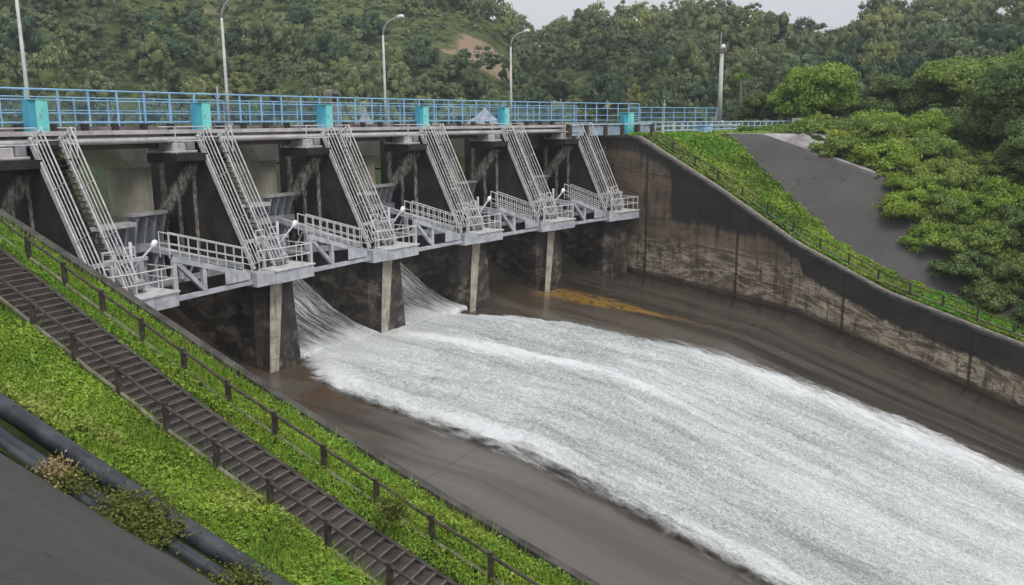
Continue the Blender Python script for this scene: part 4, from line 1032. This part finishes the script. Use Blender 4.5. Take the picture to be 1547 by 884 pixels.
tree('broadleaf_tree', 'small dark tree left of the bright round tree', 56, 11.5, 4.6, 2.6, 2.0, 'dark_leaf', .38, 4500, 20, seed=6)
tree('broadleaf_tree', 'pale green tree standing behind the spreading tree', 84, -6, 9.0, 5.0, 3.6, 'bright_leaf', .5, 7000, 34, seed=8)
tree('broadleaf_tree', 'olive green tree behind the blue-green bushy tree', 80, 2, 8.2, 4.6, 3.4, 'vine_leaf', .5, 7000, 34, seed=9)
# palm
root = empty('palm_tree', 'slender areca palm standing alone by the dark forest edge', 'palm', W(70, 30, -1.5)); o = MB(); o.tube([(0, 0, 0), (.1, 0, 4), (0, 0, 7.8)], [.16, .12, .1], 8); o.build('trunk', 'palm_bark', root, smooth=True)
Vs = []; rg = np.random.default_rng(5); Pp = []; Nn = []
for k in range(14):
    a = k*.9+rg.random(); e = rg.uniform(.2, 1.2)
    for t in np.linspace(.1, 1, 16):
        q = 1.7*t; Pp.append((q*math.cos(a)*math.cos(e*.6), q*math.sin(a)*math.cos(e*.6), 7.8+q*math.sin(e)*(1.1-t)-.35*t*t)); Nn.append((0, 0, 1))
V, F = leaves(np.repeat(np.array(Pp), 3, 0), np.repeat(np.array(Nn, float), 3, 0), .5*np.ones(len(Pp)*3), rg, .25, .5); link('crown', mesh_np('crown', V, F, M['bright_leaf'], {'tint': rg.random(len(V))*.6+.2}), root)

# shrubs and vines on the right bank
def mound(name, label, s, r, rx, h, leafm, size, nl, seed, group=None):
    rg = np.random.default_rng(300+seed); z = float(GR(np.array(float(s)), np.array(float(r))))-.3
    V, F, T = crown(rg, (0, 0, h*.15), rx*1.05, h*.85, 44, int(nl*1.5), size*.72, jit=.7, rvar=.35, rs=.72); me = mesh_np(name, V, F, M[leafm], {'tint': T, 'hue': np.full(len(T), float(np.clip(rg.normal()*.25, -1, 1)))}); o_ = link(name, me); o_.location = W(s, r, z); tag(o_, label, 'bush', group)
B = [(36.9, -11.5, 2.2, 1.5, 'vine_leaf'), (38.5, -15, 2.6, 1.8, 'bright_leaf'), (35.0, -19.2, 2.1, 1.5, 'bright_leaf'), (39, -20, 2.8, 2.0, 'vine_leaf'), (35.4, -23, 2.5, 1.7, 'bright_leaf'), (42.5, -16.5, 2.9, 1.9, 'vine_leaf'),
     (38.5, -25, 2.9, 2.2, 'bright_leaf'), (34.5, -27.5, 2.4, 1.9, 'dark_leaf'), (38, -30.5, 3.0, 2.4, 'dark_leaf'), (33.2, -31.5, 2.3, 1.8, 'dark_leaf'), (44, -10.5, 2.8, 1.7, 'vine_leaf'), (48, -14, 3.0, 2.2, 'bright_leaf'),
     (41, -6.2, 2.4, 1.4, 'vine_leaf'), (46, -3.6, 2.6, 1.8, 'vine_leaf'), (52, -6.5, 3.0, 2.4, 'bright_leaf'), (54, -13, 3.2, 2.6, 'dark_leaf'), (36, -36, 3.0, 2.2, 'dark_leaf'), (43, -21.5, 3.0, 2.2, 'vine_leaf'),
     (32.7, -19.4, 2.1, 1.6, 'bright_leaf'), (31.2, -22.6, 2.1, 1.6, 'bright_leaf'), (29.3, -25.4, 2.0, 1.6, 'dark_leaf'), (31.8, -25.6, 2.4, 1.9, 'vine_leaf'), (27.9, -27.8, 1.7, 1.4, 'dark_leaf'), (30.3, -28.8, 2.4, 1.9, 'dark_leaf'), (27.7, -31.0, 1.7, 1.4, 'dark_leaf'), (33.8, -22.3, 2.2, 1.8, 'vine_leaf')]
CN = {'vine_leaf': 'olive green vine-covered bush', 'bright_leaf': 'bright green leafy bush', 'dark_leaf': 'dark green glossy bush'}
BL = ['at the upper end of the slab crest', 'on the crest halfway down the slab', 'spilling over the slab crest', 'behind the bush that spills over the crest', 'hanging over the middle of the dark slab', 'below the tall dark tree, high on the bank',
      'at the foot of the tall dark tree', 'at the lower right corner of the slab', 'filling the right edge below the dark trees', 'lowest beside the slab and wall fence', 'below the spreading tree', 'left of the tall dark tree',
      'beside the pale apron', 'at the foot of the bright round tree', 'between bright round tree and tall dark tree', 'in front of the spreading tree', 'at the far right edge above the wall', 'under the lower dark tree', 'at the left tip over the middle of the slab', 'under the bright tip hanging over the slab', 'furthest left on the lower slab', 'just right of the lowest slab corner', 'touching the far fence at the lower slab', 'at the right edge just above the far fence', 'nearest the far fence at the right edge', 'tucked between the slab crest and the slab tips']
for i, (s, r, rx, h, lm_) in enumerate(B):
    d_ = 1.0 if i else 1; mound('bush', CN[lm_]+' '+BL[i], s, r, rx, h, lm_, .26 if r < -18 else .32, 5200 if r < -10 else 3800, i, 'bushes on the bank right of the slab')
def vines():
    rg = np.random.default_rng(21); n = 150000; s = rg.uniform(28, 64, n); r = rg.uniform(-46, 2, n); ok = s > np.interp(r, [-46, -27, -23, -19, -17, -12, -8, 0], [28.0, 28.4, 30.6, 32.8, 35.1, 35.6, 39.0, 40.5])+1.1*vnoise(r*.6, 0*r)+.6*vnoise(r*2.1, 0*r+3) ; s, r = s[ok], r[ok]
    hh = np.abs(fbm(s*.35, r*.35))*1.6+.1; z = GR(s, r)+hh*rg.random(len(s))**.4; P = Wn(s, r, z); N = np.tile([0, 0, 1.], (len(P), 1))
    V, F = leaves(P, N, .30*np.ones(len(P)), rg, .7, .7); t = np.clip(.45+.6*fbm(s*.3, r*.3, 4)+.3*(rg.random(len(P))-.5), 0, 1)
    me = mesh_np('ground_cover', V, F, M['vine_leaf'], {'tint': np.repeat(t, 4), 'hue': np.repeat(np.clip(2*fbm(s*.2, r*.2, 9), -1, 1), 4)}); tag(link('ground_cover', me), 'low vines covering the bank between the bushes', 'vines', kind='stuff')
vines()

# grass and creeping leaves
def grass(name, label, sfun, n, size, r0, r1, G, seed, hmax=.16, mat='grass_leaf', mask=None):
    rg = np.random.default_rng(seed); r = rg.uniform(r0, r1, n); a, b = sfun(r); s = a+(b-a)*rg.random(n)
    cl = fbm(s*.9, r*.9, 2); z = G(s, r)+.02+hmax*(.6+1.3*np.clip(cl+.15, 0, 1)+.9*np.clip(fbm(s*2.6, r*2.6, 4), 0, 1))*rg.random(n)**.7; keep = rg.random(n) < np.clip(1.1+1.2*fbm(s*.5, r*.5, 7), .25, 1)
    if mask is not None: keep &= mask(s, r, rg)
    s, r, z, cl = s[keep], r[keep], z[keep], cl[keep]
    P = Wn(s, r, z); N = np.tile([0, 0, 1.], (len(P), 1)); V, F = leaves(P, N, size*(.55+.8*rg.random(len(P))**2), rg, .7, .85)
    hz_ = (z-G(s, r))/hmax; t = np.clip(.30+.9*fbm(s*.45, r*.45, 1)+.4*fbm(s*1.9, r*1.9, 8)+.25*hz_+.35*(rg.random(len(P))-.5), 0, 1); me = mesh_np(name, V, F, M[mat], {'tint': np.repeat(t, 4), 'hue': np.repeat(np.clip(1.5*fbm(s*.28, r*.28, 12)+.9*fbm(s*1.4, r*1.4, 14)-.3+.5*(rg.random(len(P))-.5), -1, 1), 4)})
    tag(link(name, me), label, 'grass', kind='stuff')
def blades(name, label, sfun, n, r0, r1, G, seed, h=.3, mat='grass_leaf'):
    rg = np.random.default_rng(seed); r = rg.uniform(r0, r1, n); a, b = sfun(r); s = a+(b-a)*rg.random(n); z = G(s, r); P = Wn(s, r, z)
    L_ = h*(.5+rg.random(n)); d = rg.normal(size=(n, 3))*.35; d[:, 2] = 1; d /= np.linalg.norm(d, axis=1, keepdims=True); a_ = rg.normal(size=(n, 3)); a_[:, 2] = 0; a_ /= np.linalg.norm(a_, axis=1, keepdims=True)
    w_ = .012; tip = P+d*L_[:, None]; V = np.stack([P-a_*w_, P+a_*w_, tip+a_*.002, tip-a_*.002], 1).reshape(-1, 3)
    me = mesh_np(name, V, np.arange(4*n).reshape(n, 4), M[mat], {'tint': np.repeat(rg.random(n), 4)}); tag(link(name, me), label, 'grass', kind='stuff')
offe = lambda r: .25*vnoise(r*1.3, 0*r+5)
grass('grass', 'bright creeping plants between the fence and the wall top', lambda r: (stR(r)+.12+offe(r), -33.5+0*r), 75000, .085, -34, 2, GL, 31, .22)
grass('grass', 'bright creeping plants between the steps and the black pipes', lambda r: (-41.05+0*r, stR(r)-1.74+.6*offe(r)), 130000, .085, -34, 2, GL, 32, .20)
blades('grass', 'taller grass blades among the creeping plants', lambda r: (-41.1+0*r, stR(r)-1.6), 20000, -34, 0, GL, 33, .30)
blades('grass', 'grass blades standing along the wall top and upper fence', lambda r: (stR(r)+.2, -33.45+0*r), 20000, -34, 0, GL, 34, .34)
grass('grass', 'bright grass wedge between the far fence and dark slab', lambda r: (23.15+0*r, edgeS(r)+.35*vnoise(r*1.7, 0*r)), 60000, .17, -30, 2.0, GR, 35, .22)
grass('grass', 'grass verge along the far wall path', lambda r: (23.1+0*r, 26.6+.3*vnoise(r*.9, 0*r)), 26000, .13, -50, -15, GR, 36, .2)
grass('grass', 'thin weeds on the flat ground below the balustrade', lambda r: (38+0*r, 60+0*r), 16000, .2, -4, 5, GR, 37, .2)
# weeds on the slab edge
def tuft(s, r, rad, h, n, mat, lab, seed):
    rg = np.random.default_rng(seed); root_z = float(GL(np.array(-41.4), np.array(float(r))))
    n = int(n*1.9); rad *= 1.15; P = np.stack([rg.normal(size=n)*rad*.5, rg.normal(size=n)*rad*.5, np.abs(rg.normal(size=n))*h*.5], -1)
    V, F = leaves(P, np.tile([0, 0, .6], (n, 1)), .09*np.ones(n), rg, .5, 1.0); t = rg.random(n)
    b = 60; D = rg.normal(size=(b, 3))*.5; D[:, 2] = np.abs(D[:, 2])+.7; D /= np.linalg.norm(D, axis=1, keepdims=True); T = D*h*(.6+.9*rg.random(b))[:, None]; S_ = rg.normal(size=(b, 3))*rad*.25; S_[:, 2] = -.05; A = np.cross(D, [0, 0, 1.]); A /= np.linalg.norm(A, axis=1, keepdims=True)+1e-6
    V2 = np.stack([S_-A*.008, S_+A*.008, S_+T+A*.003, S_+T-A*.003], 1).reshape(-1, 3); V = np.concatenate([V, V2]); F = np.concatenate([F, np.arange(4*b).reshape(b, 4)+4*n]); t = np.repeat(np.concatenate([t, rg.random(b)]), 4)
    me = mesh_np('weed', V, F, M[mat], {'tint': t}); o_ = link('weed', me); o_.location = W(s, r, root_z+.05); tag(o_, lab, 'weed', 'weeds on the slab edge')
tuft(-42.25, -16.05, .35, .45, 350, 'straw', 'dry straw-coloured grass tuft on the dark slab edge', 1)
tuft(-42.25, -16.4, .4, .35, 500, 'olive_leaf', 'small olive weed right beside the dry straw tuft', 2)
tuft(-42.00, -17.6, .75, .42, 1800, 'olive_leaf', 'largest olive weed sprawling over the black pipes', 3)
tuft(-42.15, -18.3, .6, .35, 1200, 'olive_leaf', 'olive weed just below the largest one on the pipes', 4)
tuft(-42.05, -20.3, .6, .35, 1100, 'olive_leaf', 'olive weed at the bottom end of the slab edge', 5)
tuft(-42.05, -12.6, .45, .4, 700, 'vine_leaf', 'green weed covering the pipes at the left edge', 6)
tuft(-36.9, -21.2, .35, .6, 500, 'olive_leaf', 'leafy stem growing through the lower fence over the steps', 7)

# thin damp haze over the whole valley
m = bpy.data.materials.new('haze'); m.use_nodes = True; t = m.node_tree; t.nodes.remove(t.nodes['Principled BSDF'])
pv = t.nodes.new('ShaderNodeVolumePrincipled'); pv.inputs['Color'].default_value = (.86, .92, 1.0, 1); pv.inputs['Density'].default_value = .00042; pv.inputs['Anisotropy'].default_value = .2
t.links.new(pv.outputs[0], t.nodes['Material Output'].inputs['Volume'])
o = MB(); o.box(-505, 705, -505, 705, -37, 75); hz = o.build('haze', m); tag(hz, 'thin pale haze lying over the valley and far hills', 'haze', kind='stuff')
